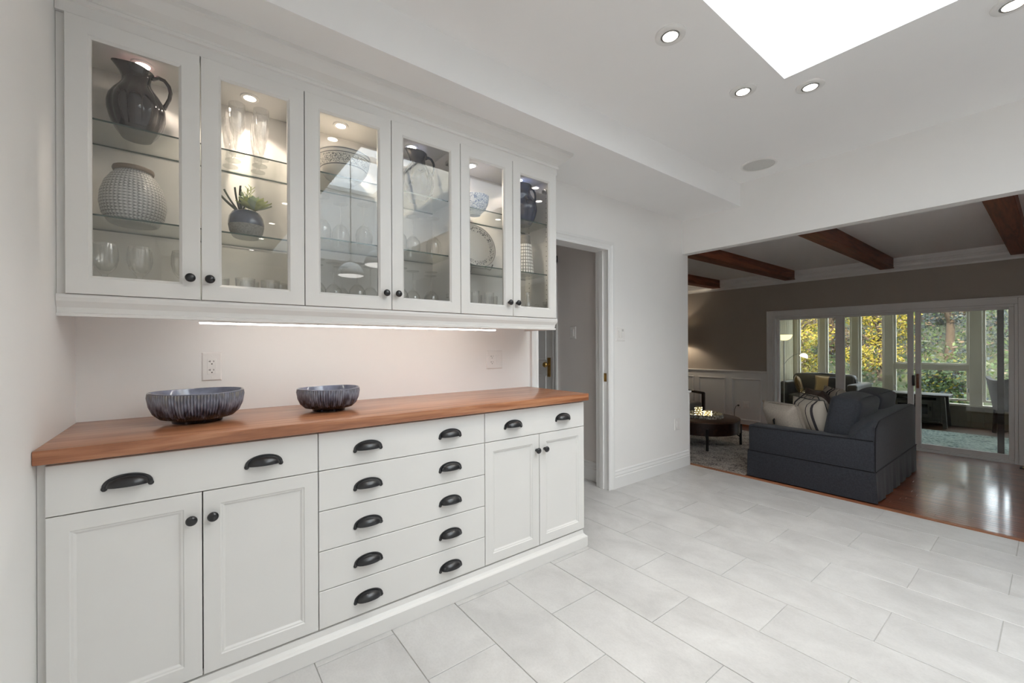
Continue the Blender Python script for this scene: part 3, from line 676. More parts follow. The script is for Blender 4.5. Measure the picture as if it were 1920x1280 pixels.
t = thing('ceiling_speaker', 'round white ceiling speaker near the header corner', 'speaker', (3.66, 1.475, CE-.008))
put('rim', MB().lathe([(.112, .002), (.114, -.001), (.128, .0), (.13, .004), (.13, .008)], (3.66, 1.475, CE-.008), 48), 'ring', t)
put('grille', MB().lathe([(0, .001), (.09, .0015), (.112, .003), (.112, .008), (0, .008)], (3.66, 1.475, CE-.008), 48), 'grille', t)
# pendants over the kitchen, seen mirrored in the glass doors
M('opal', (.85, .87, .88), .25, noise=(20, .01), coat=.3)
M('opalglow', (.9, .9, .88), .4, noise=(20, .01), emis=((1, .97, .93), 4.0))
for (x, y, z), lb in (((1.53, -1.12, 2.05), 'white dome pendant lamp hanging in the skylight shaft, farther from the cabinets'), ((1.575, -.30, 2.05), 'white dome pendant lamp hanging in the skylight shaft, nearer the cabinets')):
    t = thing('pendant_lamp', lb, 'pendant lamp', (x, y, z), 'dome pendants under the skylight')
    put('dome', MB().lathe([(.150, .045), (.146, .07), (.125, .115), (.09, .15), (.045, .172), (.02, .178), (.018, .172), (.085, .142), (.12, .108), (.14, .068), (.144, .045)], (x, y, z), 40), 'opal', t)
    put('rim_band', MB().lathe([(.152, .018), (.156, .03), (.153, .046), (.147, .046), (.149, .03), (.147, .018)], (x, y, z), 40), 'steel', t)
    put('diffuser_offscreen', MB().lathe([(0, 0), (.07, .003), (.125, .012), (.147, .022), (.147, .03), (0, .03)], (x, y, z), 40), 'opalglow', t)
    put('cap', MB().lathe([(.02, .176), (.03, .18), (.03, .195), (.012, .2), (.012, .215)], (x, y, z), 24), 'steel', t)
    put('cord', MB().tube([(x, y, z+.21), (x, y, SZ-.02)], .005), 'blackmetal', t)
    put('ceiling_cup', MB().lathe([(.05, 0), (.05, .012), (.02, .02)], (x, y, SZ-.02), 24), 'steel', t)
    put('mount_bar', MB().box(SX0, SX1, y-.012, y+.012, SZ, SZ+.015), 'trim', t)

# ================================================================== DISHES IN THE GLASS-DOOR CABINETS
def glaze(name, c1, c2, sc=9, rough=.12, bump=None):
    m = M(name, c1, rough, coat=.4); nt = m.node_tree; p = [n for n in nt.nodes if n.type == 'BSDF_PRINCIPLED'][0]
    v = coords(nt, (1, 1, 1)); n = N(nt, 'ShaderNodeTexNoise'); n.inputs['Scale'].default_value = sc; n.inputs['Detail'].default_value = 5; nt.links.new(v, n.inputs['Vector'])
    nt.links.new(ramp(nt, n.outputs[0], [(.35, c1), (.65, c2)]), p.inputs['Base Color']); return m
glaze('jugplum', srgb(28, 20, 22), srgb(40, 32, 35), rough=.07); glaze('jugnavy', srgb(26, 34, 58), srgb(48, 60, 90), rough=.07); glaze('jugslate', srgb(30, 32, 42), srgb(52, 58, 74), rough=.07)
def jug(loc, mat, label, rot=0, s=.955):
    t = thing('jug', label, 'jug', loc, 'glazed lobed jugs in the glass cabinets', rot)
    prof = [(0, .004), (.030, .004), (.034, 0), (.046, 0), (.05, .006), (.066, .028), (.081, .06), (.090, .098), (.0905, .125), (.085, .152), (.072, .178), (.057, .2), (.047, .218), (.043, .236), (.0445, .254), (.05, .27), (.055, .28)]
    n = 100; b = MB(); vs = []; fs = []
    inner = [(r-.005, z) for r, z in reversed(prof[9:])]
    P = prof+[(prof[-1][0]-.002, prof[-1][1]+.002)]+inner
    for j, (r, z) in enumerate(P):
        for i in range(n):
            a = 2*PI*i/n; k = min(1, max(0, (z-.02)/.05))*min(1, max(0, (.235-z)/.06)); lob = .075*k*(abs(math.sin(5*a))**.7-.7)
            rr = r*(1+lob); up = max(0, (z-.225)/.055); sp = max(0, math.cos(a-PI))**2
            x = rr*math.cos(a)-up**1.4*.022*sp**1.5; y = rr*math.sin(a)*(1-.22*up*sp); zz = z+up**1.3*(.013*sp-.008*max(0, math.cos(a)))
            vs.append((x*s, y*s, zz*s))
    for j in range(len(P)-1):
        for i in range(n): k = (i+1) % n; fs.append((j*n+i, j*n+k, (j+1)*n+k, (j+1)*n+i))
    b.add(vs, fs, True); put('body', b, mat, t, world=False, angle=60)
    h = [(.047, 0, .262), (.066, 0, .274), (.086, 0, .27), (.101, 0, .25), (.106, 0, .224), (.102, 0, .198), (.093, 0, .175), (.084, 0, .152)]
    put('handle', MB().tube([tuple(c*s for c in q) for q in h], [.0085*s]*2+[.007*s]*5+[.0085*s], 10), mat, t, world=False); return t
SH = lambda c, k: shelves[c][k]+.0062
jug((-.158, 2.163, SH(0, 0)), 'jugplum', 'dark plum lobed jug on the top shelf by the left wall')
jug((1.008, 2.165, SH(1, 0)), 'jugslate', 'slate lobed jug on the top shelf beside the patterned bowl')
jug((1.768, 2.165, SH(2, 0)), 'jugnavy', 'navy lobed jug on the top shelf beside the blue floral bowl')

# textured pale jar
def jar_mat():
    m, nt, out = newmat('jar'); p = N(nt, 'ShaderNodeBsdfPrincipled'); nt.links.new(p.outputs[0], out.inputs[0]); p.inputs['Roughness'].default_value = .3; p.inputs['Coat Weight'].default_value = .2
    v = coords(nt, (1, 1, 1)); sp = N(nt, 'ShaderNodeSeparateXYZ'); nt.links.new(v, sp.inputs[0])
    at = N(nt, 'ShaderNodeMath', operation='ARCTAN2'); nt.links.new(sp.outputs[1], at.inputs[0]); nt.links.new(sp.outputs[0], at.inputs[1])
    a1 = N(nt, 'ShaderNodeMath', operation='MULTIPLY'); a1.inputs[1].default_value = 44; nt.links.new(at.outputs[0], a1.inputs[0])
    z1 = N(nt, 'ShaderNodeMath', operation='PINGPONG'); z1.inputs[1].default_value = .0055; nt.links.new(sp.outputs[2], z1.inputs[0])
    zk = N(nt, 'ShaderNodeMath', operation='MULTIPLY'); zk.inputs[1].default_value = 620; nt.links.new(z1.outputs[0], zk.inputs[0])
    s1 = N(nt, 'ShaderNodeMath', operation='ADD'); nt.links.new(a1.outputs[0], s1.inputs[0]); nt.links.new(zk.outputs[0], s1.inputs[1])
    sn = N(nt, 'ShaderNodeMath', operation='SINE'); nt.links.new(s1.outputs[0], sn.inputs[0])
    n9 = N(nt, 'ShaderNodeTexNoise'); n9.inputs['Scale'].default_value = 30; nt.links.new(v, n9.inputs['Vector'])
    mu = N(nt, 'ShaderNodeMath', operation='MULTIPLY'); nt.links.new(sn.outputs[0], mu.inputs[0]); nt.links.new(n9.outputs[0], mu.inputs[1])
    a0 = N(nt, 'ShaderNodeMath', operation='MULTIPLY_ADD'); a0.inputs[1].default_value = .6; a0.inputs[2].default_value = .55; nt.links.new(mu.outputs[0], a0.inputs[0])
    rw = N(nt, 'ShaderNodeMath', operation='MULTIPLY'); rw.inputs[1].default_value = 420; rw.use_clamp = True; nt.links.new(z1.outputs[0], rw.inputs[0])
    ad = N(nt, 'ShaderNodeMath', operation='MULTIPLY'); nt.links.new(a0.outputs[0], ad.inputs[0]); nt.links.new(rw.outputs[0], ad.inputs[1])
    nt.links.new(ramp(nt, ad.outputs[0], [(.2, srgb(120, 120, 120)), (.34, srgb(172, 172, 172)), (.8, srgb(198, 198, 197))]), p.inputs['Base Color'])
    b = N(nt, 'ShaderNodeBump'); b.inputs['Strength'].default_value = .5; b.inputs['Distance'].default_value = .003; nt.links.new(ad.outputs[0], b.inputs['Height']); nt.links.new(b.outputs[0], p.inputs['Normal'])
jar_mat(); M('jarrim', srgb(120, 106, 94), .45, noise=(20, .1))
t = thing('jar', 'pale grey textured round jar with brown rim on glass shelf', 'jar', (-.168, 2.163, SH(0, 1)))
put('body', MB().lathe([(0, 0), (.066, 0), (.074, .004), (.092, .035), (.099, .075), (.096, .115), (.084, .155), (.066, .185), (.056, .195), (.054, .204), (.05, .204), (.052, .19), (.08, .15), (.09, .08), (.06, .01), (0, .01)], n=64), 'jar', t, world=False)
put('rim', MB().lathe([(.054, .200), (.060, .203), (.062, .210), (.060, .217), (.054, .218), (.050, .212), (.05, .200), (.054, .200)], n=48), 'jarrim', t, world=False)

def glass_thing(name, label, cat, loc, prof, mat, group, n=36, lobes=0, amp=0, rot=None):
    o = put(name, MB().lathe(prof, n=n, lobes=lobes, amp=amp) if rot is None else MB().lathe(prof, n=n, lobes=lobes, amp=amp).xf(rot), mat)
    xs, ys, zs = zip(*[v.co for v in o.data.vertices]); o.location = loc; tag(o, label, cat, group); return o
goblet = [(r, z*1.13) for r, z in [(0, .0), (.032, 0), (.033, .002), (.010, .008), (.007, .014), (.008, .03), (.0075, .055), (.009, .066), (.020, .075), (.032, .092), (.038, .115), (.038, .14), (.034, .165), (.033, .165), (.0365, .14), (.0365, .115), (.03, .094), (.016, .08), (0, .076)]]
BO = [UZ0+.0182]*3
for x, lb in ((-.248, 'cut crystal goblet at the cabinet floor, nearest the left wall'), (-.150, 'cut crystal goblet on the cabinet floor under the pale jar'), (-.02, 'cut crystal goblet on the cabinet floor between the first two glass doors')):
    glass_thing('goblet', lb, 'goblet', (x, 2.15, BO[0]), goblet, 'crystal', 'crystal goblets', 48, 12, .035)
flute = [(r*.88, z) for r, z in [(0, 0), (.032, 0), (.033, .003), (.010, .010), (.008, .018), (.012, .03), (.020, .05), (.016, .07), (.024, .085), (.030, .11), (.033, .15), (.0335, .19), (.0325, .212), (.0315, .212), (.032, .19), (.031, .15), (.027, .11), (.018, .09), (0, .084)]]
ORD = ['first', 'second', 'third', 'fourth', 'fifth', 'sixth']
for i, (x, y) in enumerate(((.160, 2.085), (.152, 2.165), (.147, 2.245), (.247, 2.08), (.250, 2.16), (.252, 2.24))):
    glass_thing('champagne_flute', ['front', 'middle', 'rear'][i % 3]+' crystal flute of the file '+('nearer to' if i < 3 else 'farther from')+' the plum jug, top shelf', 'flute', (x, y, SH(0, 0)), flute, 'crystal', 'crystal flutes on the top shelf', 40, 10, .03)
tumb = [(0, 0), (.030, 0), (.031, .004), (.034, .05), (.036, .095), (.0345, .095), (.032, .05), (.028, .008), (0, .008)]
for i, (x, y) in enumerate(((.10, 2.16), (.19, 2.12), (.215, 2.21), (.285, 2.13), (.33, 2.2))):
    glass_thing('tumbler', 'cut crystal tumbler below the succulent, '+ORD[i]+' counted from the goblets', 'tumbler', (x, y, BO[0]), tumb, 'crystal', 'tumblers below the succulent', 40, 16, .03)
wine = [(0, .0), (.034, 0), (.0345, .0015), (.008, .006), (.0035, .012), (.003, .03), (.003, .09), (.006, .10), (.022, .112), (.036, .132), (.041, .155), (.039, .185), (.0335, .212), (.033, .212), (.0383, .185), (.0402, .155), (.0355, .133), (.02, .1135), (0, .104)]
UPS = Matrix.Translation((0, 0, .2125)) @ Matrix.Rotation(PI, 4, 'X')
for i, (x, y) in enumerate(((.47, 2.10), (.56, 2.16), (.655, 2.10), (.74, 2.16), (.50, 2.25), (.62, 2.25))):
    glass_thing('wine_glass', ('front' if i < 4 else 'rear')+' row upturned wine glass below the patterned bowl, '+ORD[i % 4]+' from the tumblers', 'wine glass', (x, y, BO[1]), wine, 'wineglass', 'upturned wine glasses below the patterned bowl', 32, rot=UPS)
for i, (x, y) in enumerate(((.875, 2.09), (.965, 2.14), (1.06, 2.11), (.92, 2.24), (1.11, 2.22))):
    glass_thing('wine_glass', ('front' if i < 3 else 'rear')+' row upturned wine glass below the slate jug, '+ORD[i % 3]+' from the middle knobs', 'wine glass', (x, y, BO[1]), wine, 'wineglass', 'upturned wine glasses below the slate jug', 32, rot=UPS)
for i, (x, y) in enumerate(((.50, 2.13), (.60, 2.18), (.70, 2.13))):
    glass_thing('wine_glass', 'middle shelf upturned wine glass under the patterned bowl, '+ORD[i]+' from the succulent side', 'wine glass', (x, y, SH(1, 1)), wine, 'wineglass', 'upturned wine glasses on the middle shelf under the bowl', 32, rot=UPS)
for i, (x, y) in enumerate(((.88, 2.12), (.98, 2.17), (1.08, 2.12))):
    glass_thing('wine_glass', 'middle shelf upturned wine glass under the slate jug, '+ORD[i]+' from the patterned bowl', 'wine glass', (x, y, SH(1, 1)), wine, 'wineglass', 'upturned wine glasses on the middle shelf under the jug', 32, rot=UPS)
for i, (x, y, h) in enumerate(((1.30, 2.12, .12), (1.36, 2.14, .135), (1.42, 2.2, .12), (1.455, 2.12, .13), (1.51, 2.16, .115))):
    p = [(r, z*h/.095) for r, z in tumb]; p = [(r*.8, z) for r, z in p]
    glass_thing('highball_glass', 'tall cut glass below the floral plate, '+ORD[i]+' from the wine glasses', 'glass', (x, y, BO[2]), p, 'crystal', 'tall glasses below the floral plate', 36, 12, .03)
for i, (x, y) in enumerate(((1.665, 2.12), (1.70, 2.2))):
    glass_thing('highball_glass', ['front', 'rear'][i]+' clear straight glass on the cabinet floor below the tapered vase', 'glass', (x, y, BO[2]), [(r*.75, z*1.25) for r, z in tumb], 'wineglass', 'straight glasses below the tapered vase', 32)
glass_thing('cruet', 'narrow cut crystal bottle on the cabinet floor below the tapered vase', 'bottle', (1.77, 2.13, BO[2]), [(0, 0), (.022, 0), (.024, .005), (.022, .06), (.014, .09), (.012, .15), (.016, .158), (.013, .158), (.009, .15), (.012, .09), (.018, .06), (.018, .01), (0, .01)], 'crystal', None, 32, 10, .05)
glass_thing('cruet', 'squat crystal decanter at the cabinet end below the tapered vase', 'bottle', (1.845, 2.13, BO[2]), [(0, 0), (.034, 0), (.036, .006), (.030, .028), (.014, .04), (.011, .05), (.016, .056), (.014, .075), (.006, .082), (0, .083)], 'crystal', None, 32, 10, .04)

# big bowl with a patterned band (two-colour band painted by height)
def band_mat(name, base, ink, z0, z1, fig, sc, lines=()):
    m, nt, out = newmat(name); p = N(nt, 'ShaderNodeBsdfPrincipled'); nt.links.new(p.outputs[0], out.inputs[0]); p.inputs['Roughness'].default_value = .15; p.inputs['Coat Weight'].default_value = .3
    tc = N(nt, 'ShaderNodeTexCoord'); sp = N(nt, 'ShaderNodeSeparateXYZ'); nt.links.new(tc.outputs['Object'], sp.inputs[0])
    def win(a, b):
        g = N(nt, 'ShaderNodeMath', operation='GREATER_THAN'); g.inputs[1].default_value = a; nt.links.new(sp.outputs[2], g.inputs[0])
        l = N(nt, 'ShaderNodeMath', operation='LESS_THAN'); l.inputs[1].default_value = b; nt.links.new(sp.outputs[2], l.inputs[0])
        q = N(nt, 'ShaderNodeMath', operation='MULTIPLY'); nt.links.new(g.outputs[0], q.inputs[0]); nt.links.new(l.outputs[0], q.inputs[1]); return q.outputs[0]
    vo = N(nt, 'ShaderNodeTexVoronoi', feature='DISTANCE_TO_EDGE' if fig == 'edge' else 'F1'); vo.inputs['Scale'].default_value = sc; nt.links.new(tc.outputs['Object'], vo.inputs['Vector'])
    no = N(nt, 'ShaderNodeTexNoise'); no.inputs['Scale'].default_value = sc*2.2; nt.links.new(tc.outputs['Object'], no.inputs['Vector'])
    ad = N(nt, 'ShaderNodeMath', operation='ADD'); nt.links.new(vo.outputs[0], ad.inputs[0]); nt.links.new(no.outputs[0], ad.inputs[1])
    r = N(nt, 'ShaderNodeMath', operation='PINGPONG'); r.inputs[1].default_value = .22; nt.links.new(ad.outputs[0], r.inputs[0])
    f = N(nt, 'ShaderNodeMath', operation='LESS_THAN'); f.inputs[1].default_value = .07; nt.links.new(r.outputs[0], f.inputs[0])
    k = N(nt, 'ShaderNodeMath', operation='MULTIPLY'); nt.links.new(f.outputs[0], k.inputs[0]); nt.links.new(win(z0, z1), k.inputs[1]); fac = k.outputs[0]
    for a, b in lines:
        mx = N(nt, 'ShaderNodeMath', operation='MAXIMUM'); nt.links.new(fac, mx.inputs[0]); nt.links.new(win(a, b), mx.inputs[1]); fac = mx.outputs[0]
    nt.links.new(ramp(nt, fac, [(.4, base), (.6, ink)]), p.inputs['Base Color']); return m
band_mat('bandbowl', srgb(206, 204, 196), srgb(84, 86, 88), .072, .112, 'f1', 60, ((.064, .069), (.116, .120), (.132, .136)))
t = thing('serving_bowl', 'large white bowl with grey patterned band on the top shelf', 'bowl', (.612, 2.165, SH(1, 0)))
put('bowl', MB().lathe([(0, 0), (.05, 0), (.053, .004), (.054, .012), (.085, .032), (.108, .064), (.122, .112), (.126, .136), (.128, .138), (.122, .138), (.117, .11), (.1, .06), (.07, .03), (0, .02)], n=56), 'bandbowl', t, world=False)
band_mat('bluebowl', srgb(206, 212, 222), srgb(84, 104, 150), .018, .118, 'f1', 48)
t = thing('blue_bowl', 'small white bowl with blue flowers on the top shelf', 'bowl', (1.385, 2.172, SH(2, 0)))
put('bowl', MB().lathe([(0, 0), (.034, 0), (.036, .003), (.038, .01), (.066, .035), (.082, .07), (.088, .112), (.086, .113), (.078, .07), (.06, .035), (0, .016)], n=48), 'bluebowl', t, world=False)

# floral plate on wire easel (disc stands tilted; mesh built flat then turned)
def plate_mat():
    m, nt, out = newmat('plateware'); p = N(nt, 'ShaderNodeBsdfPrincipled'); nt.links.new(p.outputs[0], out.inputs[0]); p.inputs['Roughness'].default_value = .12; p.inputs['Coat Weight'].default_value = .3
    tc = N(nt, 'ShaderNodeTexCoord'); sp = N(nt, 'ShaderNodeSeparateXYZ'); nt.links.new(tc.outputs['Object'], sp.inputs[0])
    cb = N(nt, 'ShaderNodeCombineXYZ'); nt.links.new(sp.outputs[0], cb.inputs[0]); nt.links.new(sp.outputs[1], cb.inputs[1])
    ln = N(nt, 'ShaderNodeVectorMath', operation='LENGTH'); nt.links.new(cb.outputs[0], ln.inputs[0])
    def win(a, b):
        g = N(nt, 'ShaderNodeMath', operation='GREATER_THAN'); g.inputs[1].default_value = a; nt.links.new(ln.outputs['Value'], g.inputs[0])
        l = N(nt, 'ShaderNodeMath', operation='LESS_THAN'); l.inputs[1].default_value = b; nt.links.new(ln.outputs['Value'], l.inputs[0])
        q = N(nt, 'ShaderNodeMath', operation='MULTIPLY'); nt.links.new(g.outputs[0], q.inputs[0]); nt.links.new(l.outputs[0], q.inputs[1]); return q.outputs[0]
    vo = N(nt, 'ShaderNodeTexVoronoi'); vo.inputs['Scale'].default_value = 34; nt.links.new(cb.outputs[0], vo.inputs['Vector'])
    no = N(nt, 'ShaderNodeTexNoise'); no.inputs['Scale'].default_value = 70; nt.links.new(cb.outputs[0], no.inputs['Vector'])
    ad = N(nt, 'ShaderNodeMath', operation='ADD'); nt.links.new(vo.outputs[0], ad.inputs[0]); nt.links.new(no.outputs[0], ad.inputs[1])
    pp = N(nt, 'ShaderNodeMath', operation='PINGPONG'); pp.inputs[1].default_value = .2; nt.links.new(ad.outputs[0], pp.inputs[0])
    f = N(nt, 'ShaderNodeMath', operation='LESS_THAN'); f.inputs[1].default_value = .055; nt.links.new(pp.outputs[0], f.inputs[0])
    k = N(nt, 'ShaderNodeMath', operation='MULTIPLY'); nt.links.new(f.outputs[0], k.inputs[0]); nt.links.new(win(.098, .128), k.inputs[1])
    mx = N(nt, 'ShaderNodeMath', operation='MAXIMUM'); nt.links.new(k.outputs[0], mx.inputs[0]); nt.links.new(win(.1355, .1375), mx.inputs[1])
    nt.links.new(ramp(nt, mx.outputs[0], [(.4, srgb(212, 211, 206)), (.6, srgb(56, 58, 62))]), p.inputs['Base Color'])
plate_mat()
pl = put('display_plate', MB().lathe([(0, .003), (.085, .003), (.095, .008), (.139, .018), (.14, .021), (.096, .012), (.085, .006), (0, .006)], n=72), 'plateware', label='round white plate with dark floral border standing on wire easel', cat='plate')
pl.location = (1.425, 2.225, SH(2, 1)+.154); pl.rotation_euler = (R(78), 0, 0)
t = thing('plate_easel', 'black wire easel holding the floral plate', 'easel', (1.425, 2.2, SH(2, 1)))
ez = SH(2, 1)
put('wire', MB().tube([(1.345, 2.16, ez+.004), (1.345, 2.157, ez+.03), (1.345, 2.175, ez+.012), (1.375, 2.19, ez+.016), (1.475, 2.19, ez+.016), (1.505, 2.175, ez+.012), (1.505, 2.157, ez+.035), (1.505, 2.153, ez+.04)], .003, 8).tube([(1.36, 2.16, ez+.004), (1.37, 2.19, ez+.018), (1.39, 2.26, ez+.09), (1.46, 2.26, ez+.09), (1.48, 2.19, ez+.018), (1.49, 2.16, ez+.004)], .003, 8).tube([(1.425, 2.26, ez+.09), (1.425, 2.285, ez+.004)], .003, 8), 'blackmetal', t)

# tapered openwork vase
M('whiteceramic', (.78, .76, .72), .35, noise=(40, .05)); M('greyceramic', srgb(120, 116, 110), .5, noise=(60, .15), bump=(300, .4, .002))
t = thing('tapered_vase', 'grey and white tapered textured vase at the cabinet end', 'vase', (1.772, 2.165, SH(2, 1)))
core = [(0, 0), (.058, 0), (.06, .005), (.056, .07), (.050, .14), (.042, .20), (.038, .262), (.034, .262), (.03, .2), (.04, .1), (0, .02)]
put('body', MB().lathe(core, n=48), 'greyceramic', t, world=False)
rid = MB()
for j in range(9):
    z = .022+j*.0215; r = .0595-(z)*.075
    for i in range(22):
        a = 2*PI*i/22; c, s_ = math.cos(a), math.sin(a); w_, h_ = .0052, .0082
        pts = []
        for dz in (-h_, h_):
            rr = r+.0006-dz*.075
            for dw in (-w_, w_): pts.append((rr*c-dw*s_, rr*s_+dw*c, z+dz))
        q = [(x*1.035, y*1.035, zz) for x, y, zz in pts]
        rid.add(pts+q, [(0, 1, 5, 4), (1, 3, 7, 5), (3, 2, 6, 7), (2, 0, 4, 6), (4, 5, 7, 6)])
put('white_blocks', rid, 'whiteceramic', t, world=False, kind='stuff')

# succulent in a two-tone pot
M('potblue', srgb(70, 76, 92), .2, coat=.5, noise=(30, .25)); M('potstone', srgb(132, 130, 126), .75, noise=(150, .25), bump=(260, .6, .002))
M('leafgreen', srgb(178, 184, 128), .45, noise=(30, .25)); M('leafgray', srgb(160, 172, 148), .5, noise=(30, .2)); M('leafdark', srgb(62, 68, 50), .45, noise=(30, .25)); M('leafpurple', srgb(84, 66, 66), .45, noise=(30, .2)); M('soil', srgb(60, 48, 40), .9, noise=(90, .4))
P0 = (.196, 2.13, SH(0, 1))
t = thing('potted_succulent', 'artificial succulent in a blue and stone round pot', 'plant', P0)
po = put('pot', MB().lathe([(.0665, .052), (.067, .062), (.063, .088), (.052, .108), (.042, .114), (.036, .112), (.034, .1), (0, .098)], n=44), 'potblue', t, world=False)
put('pot_base', MB().lathe([(0, 0), (.045, 0), (.052, .006), (.062, .028), (.0665, .052)], n=44), 'potstone', po, world=False, label='unglazed grey stone band of the pot')
put('soil', MB().lathe([(0, .106), (.034, .104)], n=24), 'soil', t, world=False)
def leafm(base, d, length, width, curl=.3, thick=.003, pts=7):
    """one fleshy leaf from base along d"""
    d = Vector(d).normalized(); side = d.cross(Vector((0, 0, 1)));
    if side.length < .05: side = Vector((1, 0, 0))
    side.normalize(); up = side.cross(d).normalized(); vs = []; fs = []
    for i in range(pts):
        u = i/(pts-1); wv = width*math.sin(PI*min(1, .15+u*.85))**.7*(1 if u < .99 else .05); c = Vector(base)+d*length*u+up*curl*length*u*u
        for q, hgt in ((-1, 0), (0, -thick), (1, 0), (0, thick)): vs.append(c+side*wv*q/2+up*(hgt+.12*wv*(abs(q))))
    for i in range(pts-1):
        for q in range(4): r_ = (q+1) % 4; fs.append((4*i+q, 4*i+r_, 4*i+4+r_, 4*i+4+q))
    fs += [(0, 1, 2, 3), tuple(4*(pts-1)+q for q in (3, 2, 1, 0))]
    return MB().add(vs, fs, True)
random.seed(3)
def plantleaf(m, mat, nm='leaf'): put(nm, m, mat, t, world=False, angle=70)
for ring, (cnt, L, wd, el) in enumerate(((9, .074, .034, .15), (8, .062, .034, .45), (6, .046, .028, .95), (4, .03, .02, 1.5))):
    for i in range(cnt):
        a = 2*PI*i/cnt+ring*.4+.2; plantleaf(leafm((.028, -.016, .124+ring*.007), (math.cos(a), math.sin(a)*.9, el*.8+.1), L, wd, .22), 'leafgreen' if (i+ring) % 3 else 'leafgray')
for i in range(5):
    a = -.4+i*.5; plantleaf(leafm((.034, .01, .128), (math.cos(a)*.4, math.sin(a)*.4, 1), .045, .03, .15), 'leafpurple')
for dx, dy, dz, L in ((-.75, -.1, .9, .10), (-.8, .1, .6, .09), (-.65, -.3, .35, .085), (-.35, 0, 1.1, .105), (-.15, .05, 1.2, .115), (.05, .1, 1.2, .10), (.35, .2, 1.1, .085)):
    plantleaf(leafm((-.018+dx*.01, dy*.02, .108), (dx, dy, dz), L, .011, .12, .004), 'leafdark')
for k in range(2):
    b0 = Vector((-.004+.012*k, -.008, .11)); tip = Vector((.008+.012*k, -.012, .215+.01*k))
    plantleaf(MB().tube([b0, (b0+tip)/2+Vector((-.006, 0, 0)), tip], [.0022, .0018, .001], 6), 'leafgreen', 'stem')
    for i in range(10):
        u = .45+.055*i; a = i*2.4; c = b0.lerp(tip, u); plantleaf(leafm(c, (math.cos(a), math.sin(a), .7), .02, .004, .2, .0015, 4), 'leafgreen')
for i in range(8):
    a = i*2.4; plantleaf(leafm((-.012, -.006, .135+.006*i), (math.cos(a), math.sin(a), .6), .022, .013, .3), 'leafgray')

# ---------------------------------------------------------------- fluted bowls on the counter
def fluted_mat():
    m, nt, out = newmat('fluted'); p = N(nt, 'ShaderNodeBsdfPrincipled'); nt.links.new(p.outputs[0], out.inputs[0]); p.inputs['Roughness'].default_value = .16; p.inputs['Coat Weight'].default_value = .5
    v = coords(nt, (1, 1, 1)); sp = N(nt, 'ShaderNodeSeparateXYZ'); nt.links.new(v, sp.inputs[0])
    mp = N(nt, 'ShaderNodeMapping'); mp.inputs['Scale'].default_value = (60, 60, 9); nt.links.new(v, mp.inputs[0])
    n = N(nt, 'ShaderNodeTexNoise'); n.inputs['Scale'].default_value = 1; n.inputs['Detail'].default_value = 3; nt.links.new(mp.outputs[0], n.inputs['Vector'])
    z = N(nt, 'ShaderNodeMath', operation='MULTIPLY'); z.inputs[1].default_value = 7.2; nt.links.new(sp.outputs[2], z.inputs[0])
    nm = N(nt, 'ShaderNodeMath', operation='MULTIPLY_ADD'); nm.inputs[1].default_value = 1.1; nm.inputs[2].default_value = -.54; nt.links.new(n.outputs[0], nm.inputs[0])
    ad = N(nt, 'ShaderNodeMath', operation='ADD'); nt.links.new(z.outputs[0], ad.inputs[0]); nt.links.new(nm.outputs[0], ad.inputs[1])
    nt.links.new(ramp(nt, ad.outputs[0], [(.05, srgb(30, 26, 30)), (.25, srgb(58, 56, 66)), (.42, srgb(98, 100, 116)), (.6, srgb(134, 138, 152)), (.74, srgb(112, 114, 126)), (.9, srgb(132, 130, 128))]), p.inputs['Base Color'])
fluted_mat()
M('bowlinside', srgb(112, 116, 134), .14, coat=.5, noise=(18, .35))
def fluted_bowl(loc, r, h, label, nl, foot):
    t = thing('fluted_bowl', label, 'bowl', loc, 'fluted blue-grey bowls on the counter')
    prof = [(foot*.8, 0), (foot, 0), (foot*1.02, .006), (foot*1.04, .012), (r*.76, h*.16), (r*.88, h*.32), (r*.96, h*.56), (r*.995, h*.85), (r*1.0, h*.975)]
    n = nl*4; vs = []; fs = []
    for j, (q, z) in enumerate(prof):
        for i in range(n):
            a = 2*PI*i/n; k = max(0, min(1, (z-.012)/.012))*max(0, min(1, (h*.985-z)/(.06*h)))
            rr = q*(1+.045*k*(abs(math.cos(nl*a/2))-.5)); zz = z+(.0016*math.sin(a*2+1)*z/h); vs.append((rr*math.cos(a), rr*math.sin(a), zz))
    for j in range(len(prof)-1):
        for i in range(n): k = (i+1) % n; fs.append((j*n+i, j*n+k, (j+1)*n+k, (j+1)*n+i))
    fs.append(tuple(range(n-1, -1, -1)))
    put('shell', MB().add(vs, fs, True), 'fluted', t, world=False, angle=75)
    n = 64; pr = [(r*1.0, h*.975), (r*1.0, h), (r*.975, h*1.005), (r*.955, h*.97), (r*.93, h*.7), (r*.8, h*.36), (r*.5, h*.17), (0, h*.15)]
    vs = []; fs = []
    for j, (q, z) in enumerate(pr):
        for i in range(n): a = 2*PI*i/n; vs.append((q*math.cos(a), q*math.sin(a), z+.0016*math.sin(a*2+1)*z/h))
    for j in range(len(pr)-1):
        for i in range(n): k = (i+1) % n; fs.append((j*n+i, j*n+k, (j+1)*n+k, (j+1)*n+i))
    put('lining', MB().add(vs, fs, True), 'bowlinside', t, world=False, angle=60); return t
CT = .9282
fluted_bowl((.025, 2.055, CT), .152, .118, 'larger empty fluted blue-grey bowl on the wooden countertop', 96, .08)
fluted_bowl((.505, 2.035, CT), .131, .102, 'smaller fluted blue-grey bowl holding pale balls on the countertop', 80, .068)
M('paleball', srgb(214, 190, 172), .35, noise=(22, .15))
